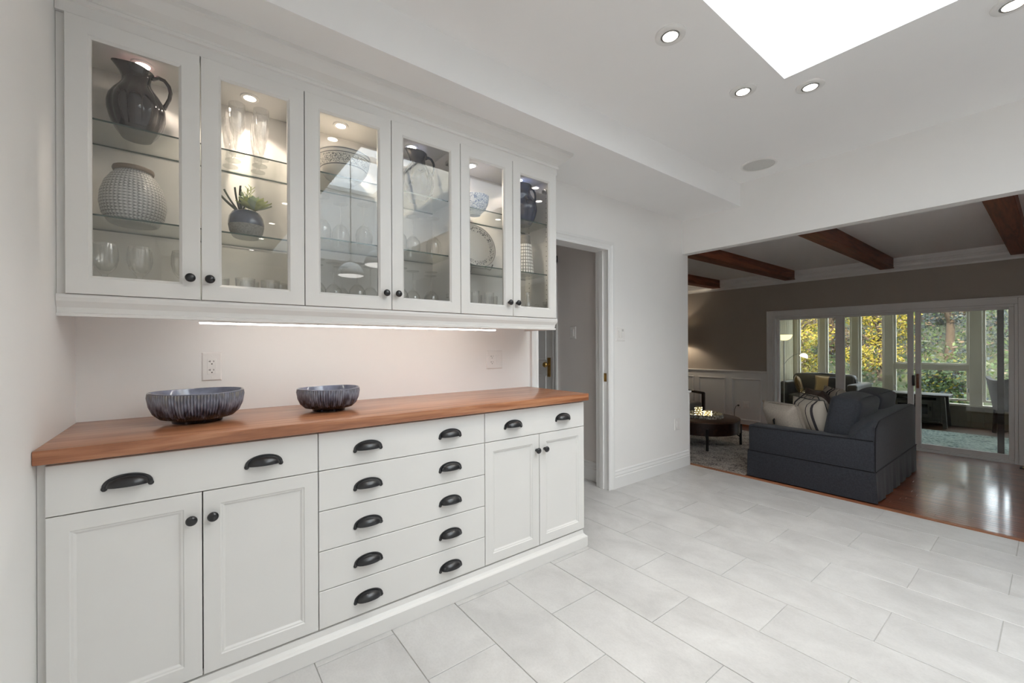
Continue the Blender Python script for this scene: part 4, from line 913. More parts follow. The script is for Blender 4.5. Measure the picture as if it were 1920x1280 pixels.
for x, y, z, r, lb in ((.455, 2.055, .046, .033, 'pale round ornament in the smaller bowl, nearer the larger bowl'), (.545, 2.055, .040, .029, 'pale round ornament in the smaller bowl, nearer the doorway'), (.50, 2.0, .046, .026, 'pale round ornament resting low at the front of the smaller bowl')):
    t = thing('ornament_ball', lb, 'ornament', (x, y, CT+z-r+.006), 'pale balls in the smaller bowl')
    put('ball', MB().lathe([(r*math.sin(PI*i/14), r-r*math.cos(PI*i/14)*(.92)) for i in range(15)], n=28, lobes=9, amp=.02), 'paleball', t, world=False)
    put('stalk', MB().tube([(0, 0, r*1.9), (.002, 0, r*2.05)], [.004, .002], 8), 'paleball', t, world=False)

# ================================================================== LIVING ROOM
def fabric(name, col, var=.15, sc=500, rough=.85, stretch=(1, 1, 1)): return M(name, col, rough, noise=(sc/6, var), bump=(sc, .35, .001), stretch=stretch, sheen=.15, spec=.3)
fabric('denim', srgb(62, 65, 72), .18); fabric('denimcush', srgb(62, 65, 72), .18); fabric('piping', srgb(30, 31, 36), .1)
fabric('linen', srgb(190, 180, 168), .12); fabric('creamcloth', srgb(206, 198, 186), .06); fabric('darkstripe', srgb(70, 66, 68), .4, 900); fabric('browncloth', srgb(92, 76, 70), .2)
fabric('greycloth', srgb(128, 124, 120), .1); fabric('tweed', srgb(104, 102, 100), .35, 900)
# rug with flecked pile
def rug_mat(name, lo, hi, dark, sc):
    m, nt, out = newmat(name); p = N(nt, 'ShaderNodeBsdfPrincipled'); nt.links.new(p.outputs[0], out.inputs[0]); p.inputs['Roughness'].default_value = .95; p.inputs['Specular IOR Level'].default_value = .15
    v = coords(nt, (1, 1, 1)); n = N(nt, 'ShaderNodeTexNoise'); n.inputs['Scale'].default_value = sc; n.inputs['Detail'].default_value = 6; nt.links.new(v, n.inputs['Vector'])
    n2 = N(nt, 'ShaderNodeTexNoise'); n2.inputs['Scale'].default_value = sc/9; nt.links.new(v, n2.inputs['Vector'])
    mx = N(nt, 'ShaderNodeMath', operation='MULTIPLY_ADD'); mx.inputs[1].default_value = .4; nt.links.new(n2.outputs[0], mx.inputs[0]); nt.links.new(n.outputs[0], mx.inputs[2])
    nt.links.new(ramp(nt, mx.outputs[0], [(.55, dark), (.64, lo), (.82, hi)]), p.inputs['Base Color'])
    b = N(nt, 'ShaderNodeBump'); b.inputs['Strength'].default_value = .8; b.inputs['Distance'].default_value = .008; nt.links.new(n.outputs[0], b.inputs['Height']); nt.links.new(b.outputs[0], p.inputs['Normal'])
rug_mat('rug', srgb(176, 166, 158), srgb(216, 208, 200), srgb(112, 106, 106), 60)
rug_mat('tealrug', srgb(150, 166, 160), srgb(186, 198, 192), srgb(104, 124, 120), 34)
def rug(name, label, x0, x1, y0, y1, z, mat):
    nx, ny = 60, 50; vs = []; fs = []; random.seed(5)
    for i in range(nx+1):
        for j in range(ny+1):
            ed = 1 if 0 < i < nx and 0 < j < ny else 0
            vs.append((x0+(x1-x0)*i/nx, y0+(y1-y0)*j/ny, z+.004+ed*(.007+random.random()*.003)))
    for i in range(nx):
        for j in range(ny): k = i*(ny+1)+j; fs.append((k, k+ny+1, k+ny+2, k+1))
    b = MB().add(vs, fs, True); b.box(x0, x1, y0, y1, z+.0003, z+.004)
    return put(name, b, mat, label=label, cat='rug', angle=80)
rug('area_rug', 'flecked grey shag rug under the drum coffee table', 4.45, 7.2, 2.06, 4.6, FZ, 'rug')
RZ = FZ+.0146

# slipcovered sofa, its back to the viewer's right
SX, SE, SB, SF = 4.75, 6.45, .98, 2.03
t = thing('sofa', 'charcoal slipcovered two-seat sofa with long skirt beside the step', 'sofa', (5.6, 1.5, FZ+.002))
bz = FZ+.004
def skirt():
    b = MB(); per = []
    def side(p, q, n, pl):
        for i in range(n):
            u = i/n; per.append((p[0]+(q[0]-p[0])*u, p[1]+(q[1]-p[1])*u, q[1]-p[1], -(q[0]-p[0]), pl))
    x0, x1, y0, y1 = SX-.006, SE+.006, SB-.006, SF+.006
    side((x0, y0), (x1, y0), 60, 1); side((x1, y0), (x1, y1), 30, .2); side((x1, y1), (x0, y1), 60, .3); side((x0, y1), (x0, y0), 30, .15)
    n = len(per); rows = 6; vs = []; fs = []; random.seed(9); ph = [random.uniform(0, 6) for _ in range(3)]
    for r_ in range(rows+1):
        d = r_/rows; z = .10-(.10-bz-.006)*d
        for i, (x, y, nx, ny, pl) in enumerate(per):
            L = math.hypot(nx, ny); s_ = i*.35; o = d*(.010+pl*.007*(math.sin(s_*1.9+ph[0])+.6*math.sin(s_*3.7+ph[1])))
            vs.append((x+nx/L*o, y+ny/L*o, z))
    for r_ in range(rows):
        for i in range(n): k = (i+1) % n; fs.append((r_*n+i, r_*n+k, (r_+1)*n+k, (r_+1)*n+i))
    return b.add(vs, fs, True)
put('base', MB().rbox(SX, SE, SB, SF, .02, .12, .01), 'denim', t)
put('skirt', skirt(), 'denim', t, angle=70)
put('arm', MB().rbox(SX, SX+.19, SB+.005, SF, .09, .372, .022, 3), 'denim', t)
put('arm', MB().rbox(SE-.19, SE, SB+.005, SF, .09, .372, .022, 3), 'denim', t)
# back with raked ends rising from the arms
bk = MB(); sec = []
for x, h, hf in ((SX+.005, .50, .34), (SX+.03, .525, .37), (SX+.12, .545, .45), (SX+.22, .553, .53), (5.6, .562, .545), (SE-.22, .568, .54), (SE-.12, .566, .46), (SE-.03, .55, .38), (SE-.005, .53, .35)):
    hm = hf+(h-hf)*.75
    sec.append([(x, SB, .11), (x, SB, h-.02), (x, SB+.012, h-.005), (x, SB+.03, h), (x, SB+.09, hm), (x, SB+.15, (hm+hf)/2), (x, SB+.2, hf), (x, SB+.2, .11)])
n = 8; vs = [p for q in sec for p in q]; fs = [tuple(range(n)), tuple((len(sec)-1)*n+k for k in range(n-1, -1, -1))]
for i in range(len(sec)-1):
    for k in range(n): l = (k+1) % n; fs.append((i*n+k, i*n+l, (i+1)*n+l, (i+1)*n+k))
put('back', bk.add(vs, fs, True), 'denim', t, angle=50)
put('piping', MB().tube([(SX-.002, SB+.01, .3705), (SX-.002, SF-.02, .3525)], .004, 6).tube([(SX-.008, SB, .1), (SX-.008, SF, .1)], .005, 6).tube([(SX, SB-.008, .1), (SE, SB-.008, .1)], .005, 6).tube([(SX-.001, SB-.001, .1), (SX-.001, SB-.001, .36), (SX+.006, SB-.002, .48), (SX+.12, SB-.002, .53), (SX+.2, SB-.002, .54), (SE-.2, SB-.002, .563), (SE-.02, SB-.002, .54)], .004, 6), 'piping', t)
for a, b in ((SX+.2, 5.595), (5.605, SE-.2)):
    put('seat_cushion', MB().rbox(a, b, SB+.21, SF+.01, .12, .265, .03, 3, bulge=.012, sub=4), 'denimcush', t)
def soft(cx, cy, cz, w_, d_, h_, rx, rz, ry=0, puff=.55, pinch=.22, n=14):
    """stuffed cushion: w_ wide, d_ thick, h_ high; square outline, pinched corners"""
    b = MB(); vs = []; fs = []
    for side in (1, -1):
        for i in range(n+1):
            for j in range(n+1):
                u, v = 2*i/n-1, 2*j/n-1; e = (1-abs(u)**3)*(1-abs(v)**3)
                k = 1-pinch*(u*u*(1-v*v)+v*v*(1-u*u))*.6
                vs.append((u*w_/2*(1-pinch*.5*(1-v*v)*(abs(u)**3)), side*d_/2*(max(e, 0)**puff), v*h_/2*(1-pinch*.5*(1-u*u)*(abs(v)**3))))
    m = (n+1)**2
    for s_ in range(2):
        for i in range(n):
            for j in range(n):
                k = s_*m+i*(n+1)+j; f = (k, k+n+1, k+n+2, k+1); fs.append(f if s_ == 0 else tuple(reversed(f)))
    b.add(vs, fs, True); b.xf(Matrix.Translation((cx, cy, cz)) @ Matrix.Rotation(rz, 4, 'Z') @ Matrix.Rotation(rx, 4, 'X') @ Matrix.Rotation(ry, 4, 'Y'))
    return b
for a, b in ((SX+.13, 5.60), (5.605, SE-.13)):
    q = MB().rbox(a, b, SB+.19, SB+.44, .27, .70, .05, 3, bulge=.03, sub=5)
    q.xf(Matrix.Translation((0, SB+.2, .27)) @ Matrix.Rotation(R(10), 4, 'X') @ Matrix.Translation((0, -SB-.2, -.27)))
    bc = put('back_cushion', q, 'denimcush', t, angle=60)
    cc = (a+b)/2; hw = (b-a)/2-.03; pts = [(cc-hw, SB+.22, .31), (cc-hw, SB+.165, .64), (cc-hw+.04, SB+.155, .675), (cc+hw-.04, SB+.155, .675), (cc+hw, SB+.165, .64), (cc+hw, SB+.22, .31)]
# throw pillows
def stripe_mat(name, base, ink, axis, bands):
    m = M(name, base, .85, bump=(500, .3, .001), spec=.3); nt = m.node_tree; p = [q for q in nt.nodes if q.type == 'BSDF_PRINCIPLED'][0]
    tc = N(nt, 'ShaderNodeTexCoord'); sp = N(nt, 'ShaderNodeSeparateXYZ'); nt.links.new(tc.outputs['Object'], sp.inputs[0]); fac = None
    for c, w_ in bands:
        s_ = N(nt, 'ShaderNodeMath', operation='SUBTRACT'); s_.inputs[1].default_value = c; nt.links.new(sp.outputs['XYZ'.index(axis)], s_.inputs[0])
        a = N(nt, 'ShaderNodeMath', operation='ABSOLUTE'); nt.links.new(s_.outputs[0], a.inputs[0])
        l = N(nt, 'ShaderNodeMath', operation='LESS_THAN'); l.inputs[1].default_value = w_; nt.links.new(a.outputs[0], l.inputs[0])
        if fac is None: fac = l.outputs[0]
        else: x = N(nt, 'ShaderNodeMath', operation='MAXIMUM'); nt.links.new(fac, x.inputs[0]); nt.links.new(l.outputs[0], x.inputs[1]); fac = x.outputs[0]
    nt.links.new(ramp(nt, fac, [(.4, base), (.6, ink)]), p.inputs['Base Color'])
stripe_mat('stripes', srgb(204, 196, 184), srgb(74, 70, 74), 'X', ((-.13, .014), (-.06, .006), (.06, .006), (.13, .014)))
stripe_mat('stripes2', srgb(198, 190, 178), srgb(52, 52, 54), 'X', ((-.03, .016), (.03, .016), (.16, .004), (-.16, .004)))
def pillow(label, mat, pos, w_, d_, h_, rx, rz, extra=None):
    t = thing('throw_pillow', label, 'pillow', pos)
    t.rotation_euler = (0, 0, 0)
    b = soft(0, 0, 0, w_, d_, h_, 0, 0)
    o = put('cover', b, mat, t, world=False, angle=80); o.rotation_euler = (rx, 0, rz)
    e = .99; sm = [(u*w_/2*e*(1-.06*(1-v*v)), 0, v*h_/2*e*(1-.06*(1-u*u))) for u, v in [(-1, -1), (0, -1), (1, -1), (1, 0), (1, 1), (0, 1), (-1, 1), (-1, 0)]]
    s_ = put('seam', MB().tube(sm, .004, 6, closed=True), 'piping' if extra == 'dark' else mat, o, world=False)
    if extra == 'button': put('tassel', MB().tube([(.0, d_/2-.005, .05), (.0, d_/2+.012, .045), (.0, d_/2+.02, .0)], [.008, .01, .006], 8), 'black', o, world=False)
    return t
SZt = .268
pillow('beige buttoned linen pillow against the sofa arm', 'linen', (5.07, 1.80, SZt+.165), .43, .24, .37, R(-24), R(66), 'button')
pillow('cream pillow with dark woven stripes, leaning on the sofa arm', 'stripes', (5.14, 1.54, SZt+.20), .46, .24, .43, R(-20), R(52), 'dark')
pillow('second cream striped pillow, lying between arm pillows and brown pillow', 'stripes', (5.52, 1.63, SZt+.205), .46, .22, .43, R(-24), R(38), 'dark')
pillow('brown pillow at the middle of the sofa', 'browncloth', (5.86, 1.70, SZt+.225), .42, .20, .44, R(-18), R(40))
pillow('pale pillow with two bold dark stripes by the far sofa arm', 'stripes2', (6.06, 1.58, SZt+.235), .44, .2, .45, R(-14), R(38))

# drum coffee table with black metal legs
TC = (5.786, 3.113); TR = .5
t = thing('coffee_table', 'round dark brown drum coffee table on black metal legs', 'coffee table', (TC[0], TC[1], RZ))
put('drum', MB().lathe([(0, .022), (TR-.008, .022), (TR-.003, .026), (TR-.003, .185), (0, .185)], (TC[0], TC[1], 0), 96), 'darkwood', t)
M('tabletop', srgb(88, 62, 46), .4, noise=(6, .2), stretch=(2, 14, 1), coat=.15)
put('top', MB().lathe([(0, .1855), (TR-.004, .1855), (TR, .189), (TR, .203), (TR-.004, .206), (0, .206)], (TC[0], TC[1], 0), 96), 'tabletop', t)
for k in range(4):
    a = math.atan2(-.299, -.399)+k*PI/2; c, s_ = math.cos(a), math.sin(a); rr = TR+.012
    put('leg', MB().bar((TC[0]+rr*c, TC[1]+rr*s_, RZ), (TC[0]+rr*c, TC[1]+rr*s_, .12), .026, .026).bar((TC[0]+rr*c, TC[1]+rr*s_, -.06), (TC[0]+(rr-.1)*c, TC[1]+(rr-.1)*s_, .01), .016, .016), 'blackmetal', t)
for k in range(2):
    a = math.atan2(-.299, -.399)+k*PI/2; c, s_ = math.cos(a)*(TR+.01), math.sin(a)*(TR+.01)
    put('stretcher', MB().bar((TC[0]-c, TC[1]-s_, .008-.001*k), (TC[0]+c, TC[1]+s_, .008-.001*k), .022, .022), 'blackmetal', t)
def mosaic():
    m, nt, out = newmat('mosaic'); p = N(nt, 'ShaderNodeBsdfPrincipled'); nt.links.new(p.outputs[0], out.inputs[0]); p.inputs['Roughness'].default_value = .2
    v = coords(nt, (1, 1, 1)); n = N(nt, 'ShaderNodeTexVoronoi'); n.inputs['Scale'].default_value = 70; nt.links.new(v, n.inputs['Vector'])
    sp = N(nt, 'ShaderNodeSeparateColor'); nt.links.new(n.outputs['Color'], sp.inputs[0])
    nt.links.new(ramp(nt, sp.outputs[0], [(.1, srgb(120, 112, 100)), (.5, srgb(176, 170, 158)), (.9, srgb(222, 218, 208))]), p.inputs['Base Color'])
mosaic()
TX, TY, TZ = 5.80, 3.075, .2065
t = thing('tray', 'round mosaic tray on the coffee table', 'tray', (TX, TY, TZ))
put('rim', MB().lathe([(.245, 0), (.25, .002), (.252, .05), (.244, .052), (.24, .05), (.24, .008), (0, .006), (0, 0), (.245, 0)], n=72), 'mosaic', t, world=False)
M('wax', srgb(226, 214, 170), .5, noise=(20, .05))
for x, y, r, h, lb in ((5.735, 3.12, .042, .135, 'taller ivory pillar candle wrapped in fairy lights on the tray'), (5.80, 3.02, .047, .085, 'shorter ivory candle wrapped in fairy lights on the tray')):
    t = thing('candle', lb, 'candle', (x, y, TZ+.0085), 'lit candles on the tray')
    put('wax', MB().lathe([(0, 0), (r, 0), (r, h-.004), (r-.004, h), (r-.012, h-.004), (0, h-.006)], n=32), 'wax', t, world=False)
    put('wick', MB().tube([(0, 0, h-.008), (.001, 0, h+.01)], .0015, 6), 'black', t, world=False)
    lm = MB(); wire = []; random.seed(int(h*1000))
    for i in range(26):
        a = i*.95; z = h*.06+h*.92*i/26; wire.append(((r+.003)*math.cos(a), (r+.003)*math.sin(a), z))
        q = 1.0; lm.lathe([(0, -.004), (.0035, 0), (0, .004)], ((r+.006)*math.cos(a), (r+.006)*math.sin(a), z), 8)
    put('light_wire', MB().tube(wire, .001, 5), 'brass', t, world=False); put('fairy_lights', lm, 'fairyglow', t, world=False, kind='stuff')

# open-frame armchair, side-on, facing the sliding door side
AX, AY = 6.80, 4.14
t = thing('armchair', 'grey cushioned armchair with dark wooden arms by the wainscot', 'armchair', (AX, AY, RZ))
for x in (AX-.34, AX+.34):
    put('arm', MB().tube([(x, AY+.36, .60), (x, AY+.30, .50), (x, AY+.22, .455), (x, AY+.1, .435), (x, AY-.12, .405), (x, AY-.36, .385)], [.02, .024, .026, .026, .024, .022], 8), 'darkwood', t)
    put('leg', MB().bar((x, AY-.345, RZ), (x, AY-.345, .39), .042, .045), 'darkwood', t)
    put('leg', MB().bar((x, AY+.36, RZ), (x, AY+.34, .62), .04, .045), 'darkwood', t)
    put('side_rail', MB().bar((x, AY-.34, .08), (x, AY+.34, .06), .03, .05), 'darkwood', t)
put('seat_cushion', MB().rbox(AX-.31, AX+.31, AY-.34, AY+.28, .10, .24, .04, 3, bulge=.012, sub=4), 'greycloth', t)
q = MB().rbox(AX-.31, AX+.31, AY+.22, AY+.36, .2, .68, .05, 3, bulge=.015, sub=4); put('back_cushion', q, 'greycloth', t)
pillow('grey tweed pillow on the armchair seat', 'tweed', (AX-.1, AY+.10, .245+.19), .42, .14, .40, R(-16), R(180))

# lamp behind the partition that brightens the far wall
lamp = thing('floor_lamp', 'floor lamp with drum shade behind the partition by the armchair', 'floor lamp', (7.36, 4.42, FZ+.0005))
put('base', MB().lathe([(0, 0), (.13, 0), (.13, .015), (.02, .03), (0, .03)], n=32), 'blackmetal', lamp, world=False)
put('pole', MB().tube([(0, 0, .02), (0, 0, 1.70)], .011, 10), 'blackmetal', lamp, world=False)
M('lampshade', (.42, .38, .32), .8, noise=(40, .05))
put('shade', MB().lathe([(.17, 1.44), (.13, 1.72), (.127, 1.72), (.167, 1.44), (.17, 1.44)], n=40), 'lampshade', lamp, world=False)
glow('bulbglow', (1, .84, .64), 170)
put('bulb_offscreen', MB().lathe([(0, 1.50), (.02, 1.505), (.032, 1.53), (.03, 1.555), (.015, 1.58), (0, 1.585)], n=20), 'bulbglow', lamp, world=False)

# ================================================================== SUNROOM
rug('area_rug', 'pale teal rug on the sunroom floor', 8.12, 9.6, -.9, 2.1, FZ, 'tealrug')
M('leather', srgb(92, 90, 92), .38, noise=(12, .15), bump=(160, .15, .002)); M('stovegrey', srgb(86, 84, 80), .55, noise=(20, .1)); M('stoveglass', (.01, .01, .012), .08, noise=(20, .1))
M('chairgrey', srgb(92, 90, 96), .7, noise=(40, .15), bump=(300, .3, .001)); M('chairleg', srgb(34, 28, 26), .4, noise=(20, .2))
# leather sofa against the window wall
t = thing('leather_sofa', 'grey leather sofa against the sunroom windows', 'sofa', (9.85, 2.85, FZ+.003))
z0 = FZ+.003
put('base', MB().rbox(9.45, 10.38, 2.32, 3.40, z0+.06, .12, .02, 2), 'leather', t)
put('backrest', MB().rbox(10.15, 10.40, 2.32, 3.40, .1, .50, .04, 3), 'leather', t)
put('back_cushion', MB().rbox(10.0, 10.22, 2.36, 3.38, .26, .64, .07, 3, bulge=.02, sub=4), 'leather', t)
for a, b in ((2.18, 2.34), (3.29, 3.42)): put('arm', MB().rbox(9.42, 10.40, a, b, z0+.05, .50, .04, 3), 'leather', t)
put('seat_cushion', MB().rbox(9.43, 10.05, 2.35, 3.29, .12, .26, .05, 3, bulge=.015, sub=4), 'leather', t)
for x in (9.48, 10.3):
    for y in (2.25, 3.34): put('foot', MB().box(x, x+.05, y, y+.05, z0, z0+.06), 'chairleg', t)
def scene_mat():
    m = M('patchpillow', srgb(190, 160, 120), .6); nt = m.node_tree; p = [q for q in nt.nodes if q.type == 'BSDF_PRINCIPLED'][0]
    tc = N(nt, 'ShaderNodeTexCoord'); sp = N(nt, 'ShaderNodeSeparateXYZ'); nt.links.new(tc.outputs['Object'], sp.inputs[0])
    mr = N(nt, 'ShaderNodeMapRange'); mr.inputs[1].default_value = -.22; mr.inputs[2].default_value = .22; nt.links.new(sp.outputs[0], mr.inputs[0])
    c = ramp(nt, mr.outputs[0], [(0, srgb(206, 178, 134)), (.5, srgb(200, 150, 112)), (.52, srgb(38, 40, 50)), (.78, srgb(44, 46, 56)), (.8, srgb(150, 140, 130))])
    for n in nt.nodes:
        if n.type == 'VALTORGB': n.color_ramp.interpolation = 'CONSTANT'
    nt.links.new(c, p.inputs['Base Color'])
scene_mat(); M('goldpillow', srgb(120, 92, 50), .35, metal=.3, noise=(60, .8))
pillow('tan and black colour-blocked pillow on the leather sofa', 'patchpillow', (9.90, 2.74, .44), .46, .14, .36, R(-16), R(-88))
pillow('gold sequined pillow leaning on the leather sofa arm', 'goldpillow', (9.62, 3.16, .44), .36, .13, .36, R(-12), R(20))
# pellet stove
t = thing('stove', 'grey freestanding stove with dark glass door in sunroom', 'stove', (10.18, 1.55, FZ+.002))
put('body', MB().rbox(9.98, 10.38, 1.20, 1.90, FZ+.08, .345, .01, 2), 'stovegrey', t)
put('top_plate', MB().rbox(9.90, 10.41, 1.10, 2.0, .345, .37, .006, 2), 'stovegrey', t)
dr = put('fire_door', ring_frame(9.955, 9.98, 1.30, 1.80, -.02, .25, .06, .06, .05, .05), 'stovegrey', t)
put('glass', MB().box(9.965, 9.972, 1.355, 1.745, .026, .204), 'stoveglass', dr)
put('handle', MB().rbox(9.93, 9.955, 1.315, 1.335, .1, .17, .004), 'black', dr)
put('vent_panel', MB().rbox(9.972, 9.98, 1.26, 1.52, .275, .32, .003).rbox(9.972, 9.98, 1.55, 1.84, .275, .32, .003), 'stoveglass', t)
for x in (9.94, 10.33):
    for y in (1.13, 1.91): put('leg', MB().bar((x+.02, y+.02, FZ+.002), (x+.03, y+(.05 if y < 1.5 else -.01), .345), .05, .07), 'stovegrey', t)
put('ash_lip', MB().rbox(9.92, 9.98, 1.22, 1.88, -.085, -.065, .004), 'stovegrey', t)
# upholstered dining chair and table corner
def side_chair(loc, rot, label):
    t = thing('dining_chair', label, 'chair', loc, 'grey upholstered chairs in the sunroom', rot)
    put('seat', MB().rbox(-.23, .23, -.24, .22, .36, .47, .03, 3), 'chairgrey', t, world=False)
    b = MB(); n = 9; vs = []; fs = []
    for i in range(n):
        u = 2*i/(n-1)-1
        for dy, dz in ((0, .40), (0, .86-.05*(1-u*u)+.03), (.06, .86-.05*(1-u*u)+.03), (.06, .40)):
            wsc = .22 if dz < .5 else .25
            vs.append((u*wsc, .2+dy+(.0 if dz < .5 else .07)-.05*(u*u), dz))
    for i in range(n-1):
        for k in range(4): l = (k+1) % 4; fs.append((4*i+k, 4*i+l, 4*i+4+l, 4*i+4+k))
    fs += [(0, 1, 2, 3), tuple(4*(n-1)+k for k in (3, 2, 1, 0))]
    put('backrest', b.add(vs, fs, True), 'chairgrey', t, world=False)
    for x in (-.19, .19):
        for y in (-.2, .19): put('leg', MB().bar((x*1.05, y*1.08, 0), (x, y, .37), .035, .035), 'chairleg', t, world=False)
    return t
side_chair((10.02, .34, FZ+.002), R(35), 'grey upholstered chair at the right sunroom windows, nearer the stove')
side_chair((9.15, -.3, FZ+.0155), R(100), 'grey upholstered chair at the right sunroom windows, nearer the sliding door')
t = thing('dining_table', 'dark square dining table beside the sunroom chairs', 'table', (10.05, -.35, FZ+.002))
put('tabletop', MB().rbox(9.75, 10.4, -.75, .05, .52, .555, .006, 2), 'chairleg', t)
for x in (9.8, 10.3):
    for y in (-.7, -.05): put('leg', MB().box(x, x+.05, y, y+.05, FZ+.002, .52), 'chairleg', t)
# torchiere with reading arm
t = thing('floor_lamp', 'lit torchiere floor lamp with a reading arm behind the leather sofa', 'floor lamp', (9.30, 3.30, FZ+.003))
M('bowlshade', srgb(240, 222, 160), .4, noise=(20, .02), emis=((1, .82, .42), 1.4)); M('readshade', (.9, .88, .8), .4, noise=(20, .02), emis=((1, .92, .78), 1.0))
lz = FZ+.003
put('base', MB().lathe([(0, 0), (.12, 0), (.12, .018), (.02, .03), (0, .03)], n=28), 'steel', t, world=False)
put('pole', MB().tube([(0, 0, .02), (0, 0, 1.52)], .012, 10), 'steel', t, world=False)
put('bowl_shade', MB().lathe([(.02, 1.49), (.07, 1.50), (.115, 1.53), (.14, 1.585), (.142, 1.60), (.137, 1.60), (.11, 1.535), (.06, 1.51), (0, 1.505)], n=36), 'bowlshade', t, world=False)
put('reading_arm', MB().tube([(0, 0, 1.02), (.04, -.06, 1.12), (.08, -.14, 1.2), (.12, -.22, 1.235), (.14, -.27, 1.23)], .005, 8), 'steel', t, world=False)
put('reading_shade', MB().lathe([(.012, .06), (.03, .055), (.06, .03), (.075, -.02), (.07, -.02), (.055, .025), (.02, .05)], n=28).xf(Matrix.Translation((.15, -.29, 1.18)) @ Matrix.Rotation(R(20), 4, 'X') @ Matrix.Rotation(R(10), 4, 'Y')), 'readshade', t, world=False)

# ================================================================== GARDEN BEYOND THE SUNROOM
def leaf_mat(name, stops):
    m, nt, out = newmat(name); v = coords(nt, (1, 1, 1)); p = N(nt, 'ShaderNodeBsdfPrincipled'); p.inputs['Roughness'].default_value = .5
    n = N(nt, 'ShaderNodeTexNoise'); n.inputs['Scale'].default_value = 2.2; n.inputs['Detail'].default_value = 8; n.inputs['Roughness'].default_value = .8; nt.links.new(v, n.inputs['Vector'])
    c = ramp(nt, n.outputs[0], stops); nt.links.new(c, p.inputs['Base Color'])
    tr = N(nt, 'ShaderNodeBsdfTranslucent'); nt.links.new(c, tr.inputs[0]); mx = N(nt, 'ShaderNodeMixShader'); mx.inputs[0].default_value = .35
    nt.links.new(p.outputs[0], mx.inputs[1]); nt.links.new(tr.outputs[0], mx.inputs[2]); nt.links.new(mx.outputs[0], out.inputs[0])
leaf_mat('lf_gold', [(.3, srgb(84, 88, 36)), (.45, srgb(140, 128, 46)), (.55, srgb(158, 142, 56)), (.7, srgb(112, 84, 40))])
leaf_mat('lf_green', [(.3, srgb(36, 52, 30)), (.5, srgb(68, 88, 46)), (.7, srgb(104, 118, 58))])
leaf_mat('lf_rust', [(.3, srgb(66, 52, 42)), (.5, srgb(108, 90, 76)), (.7, srgb(138, 116, 88))])
leaf_mat('lf_dark', [(.3, srgb(34, 42, 44)), (.5, srgb(62, 72, 76)), (.7, srgb(104, 112, 110))])
M('bark', srgb(70, 58, 48), .9, noise=(20, .3), bump=(40, .6, .01)); M('ground', srgb(66, 70, 44), .95, noise=(3, .4), bump=(20, .8, .03))
def leaves(cnt, pos_fn, size, seed):
    rng = random.Random(seed); vs = []; fs = []
    for _ in range(cnt):
        p = pos_fn(rng)
        if p is None: continue
        n = Vector((rng.gauss(-.5, .7), rng.gauss(0, .7), rng.gauss(.5, .7))).normalized(); a = n.orthogonal().normalized(); a = (Matrix.Rotation(rng.uniform(0, 6.28), 3, n) @ a); b = n.cross(a)
        s_ = size*rng.uniform(.6, 1.4); o = len(vs); p = Vector(p)
        vs += [p-a*s_, p-b*s_*.45+a*s_*.1, p+a*s_, p+b*s_*.45+a*s_*.1]; fs.append((o, o+1, o+2, o+3))
    m = MB().add(vs, fs, False); m.mi = [0 if rng.random() < .68 else rng.randint(1, 2) for _ in fs]; return m
gz = lambda x: -.6+max(0, x-12.5)*.30
gm = MB(); vs = []; fs = []
for i in range(25):
    for j in range(31):
        x = XS+.13+i*.75; y = -9+j*.75; vs.append((x, y, gz(x)+.12*math.sin(x*1.7+y)*math.cos(y*.9)))
for i in range(24):
    for j in range(30): k = i*31+j; fs.append((k, k+31, k+32, k+1))
gard = structure('floor_garden', MB().add(vs, fs, True), 'ground')
def uc(rng):
    x = 13+rng.random()**.8*12; y = rng.uniform(-8, 11); return (x, y, gz(x)+rng.random()*.9*(.4+.6*abs(math.sin(x*1.3+y*1.9)))+.05)
put('undergrowth', leaves(30000, uc, .05, 1), ['lf_green', 'lf_rust', 'lf_dark'], gard, kind='stuff')
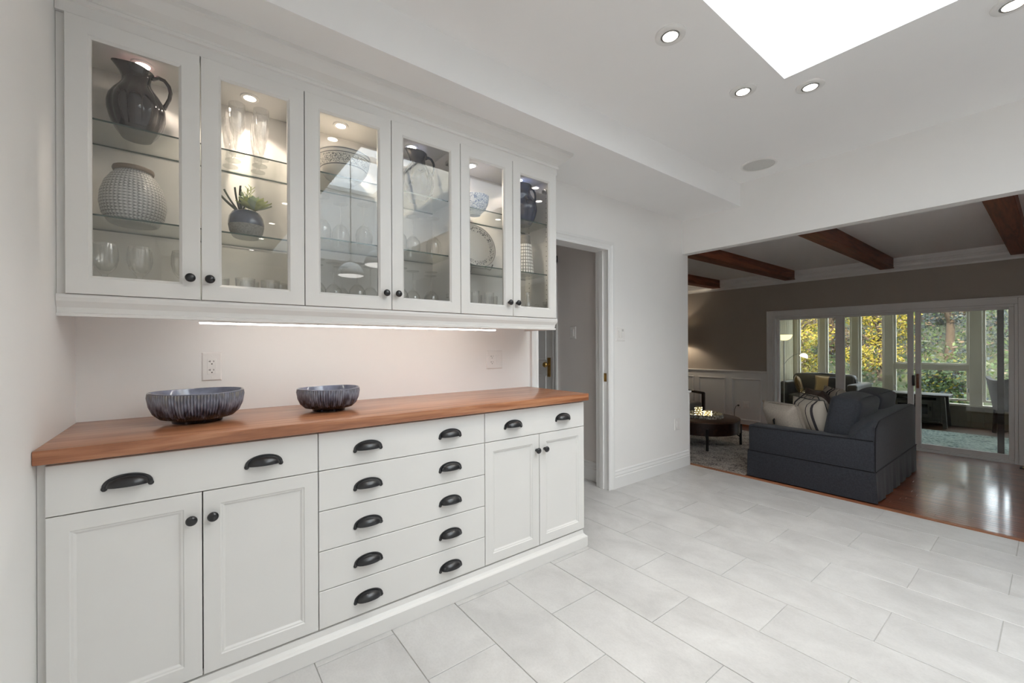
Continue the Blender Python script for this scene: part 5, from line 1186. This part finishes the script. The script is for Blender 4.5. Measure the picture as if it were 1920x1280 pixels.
def tree(x, y, h, r, mat, cnt, seed, label, nm='tree', low=.12, size=.042):
    g = gz(x); t = thing(nm, label, 'tree', (x, y, g-.05), 'trees on the bank beyond the sunroom')
    rng0 = random.Random(seed); top = (x+rng0.uniform(-.3, .3), y+rng0.uniform(-.3, .3), g+h*.85)
    tb = MB().tube([(x, y, g-.1), (x+.05, y-.04, g+h*.4), top], [.11, .08, .03], 10)
    for k in range(6):
        a = k*1.05+seed; z = g+h*(.25+.09*k); tb.tube([(x+.04, y, z), (x+math.cos(a)*r*.45, y+math.sin(a)*r*.45, z+.2*h*.6), (x+math.cos(a)*r*.8, y+math.sin(a)*r*.8, z+.22*h*.7)], [.045, .025, .01], 6)
    put('trunk', tb, 'bark', t)
    cl = [(x+rng0.uniform(-1, 1)*r*.75, y+rng0.uniform(-1, 1)*r*.75, g+h*rng0.uniform(low, 1), rng0.uniform(.28, .55)*r) for _ in range(26)]
    def pf(rng):
        c = rng.choice(cl); v = Vector((rng.gauss(0, 1), rng.gauss(0, 1), rng.gauss(0, 1))).normalized()*c[3]*rng.uniform(.75, 1.05)
        if c[2]+v.z < g+.05: return None
        return (c[0]+v.x, c[1]+v.y, c[2]+v.z*.8)
    mm = {'lf_gold': ['lf_gold', 'lf_green', 'lf_rust'], 'lf_green': ['lf_green', 'lf_gold', 'lf_dark'], 'lf_rust': ['lf_rust', 'lf_gold', 'lf_dark'], 'lf_dark': ['lf_dark', 'lf_rust', 'lf_green']}[mat]
    put('foliage', leaves(cnt, pf, size, seed), mm, t); return t
tree(13.6, 4.55, 3.2, .85, 'lf_gold', 13000, 1, 'golden autumn tree outside the windows behind the torchiere')
tree(15.2, 3.0, 3.4, .8, 'lf_gold', 11000, 2, 'yellow-green leafed tree outside the windows behind the leather sofa')
tree(17.2, 1.9, 4.0, 1.1, 'lf_dark', 13000, 3, 'dark grey-green tree beyond the wide sunroom window', low=.03)
tree(13.8, 1.6, 1.0, .5, 'lf_green', 6000, 4, 'low rounded green bush below the wide sunroom window', 'bush', low=.1, size=.035)
tree(16.2, -.3, 4.0, 1.0, 'lf_dark', 12000, 5, 'dark grey tree beyond the right sunroom window', low=.03)
tree(17.3, 4.75, 4.2, 1.15, 'lf_rust', 13000, 6, 'rust brown tree behind the golden trees', low=.03)
tree(17.8, 7.7, 4.4, 1.3, 'lf_green', 12000, 7, 'full green tree at the garden side of the torchiere', low=.03)
tree(21.6, 3.0, 5, 1.5, 'lf_rust', 11000, 8, 'tall brown tree at the top of the bank, behind the rust tree', low=.02, size=.06)
tree(21.6, 7.2, 5, 1.5, 'lf_green', 11000, 9, 'tall green tree at the top of the bank, behind the full green tree', low=.02, size=.06)
tree(21.6, -1.0, 5, 1.5, 'lf_dark', 11000, 10, 'tall dark tree at the top of the bank, behind the dark grey tree', low=.02, size=.06)
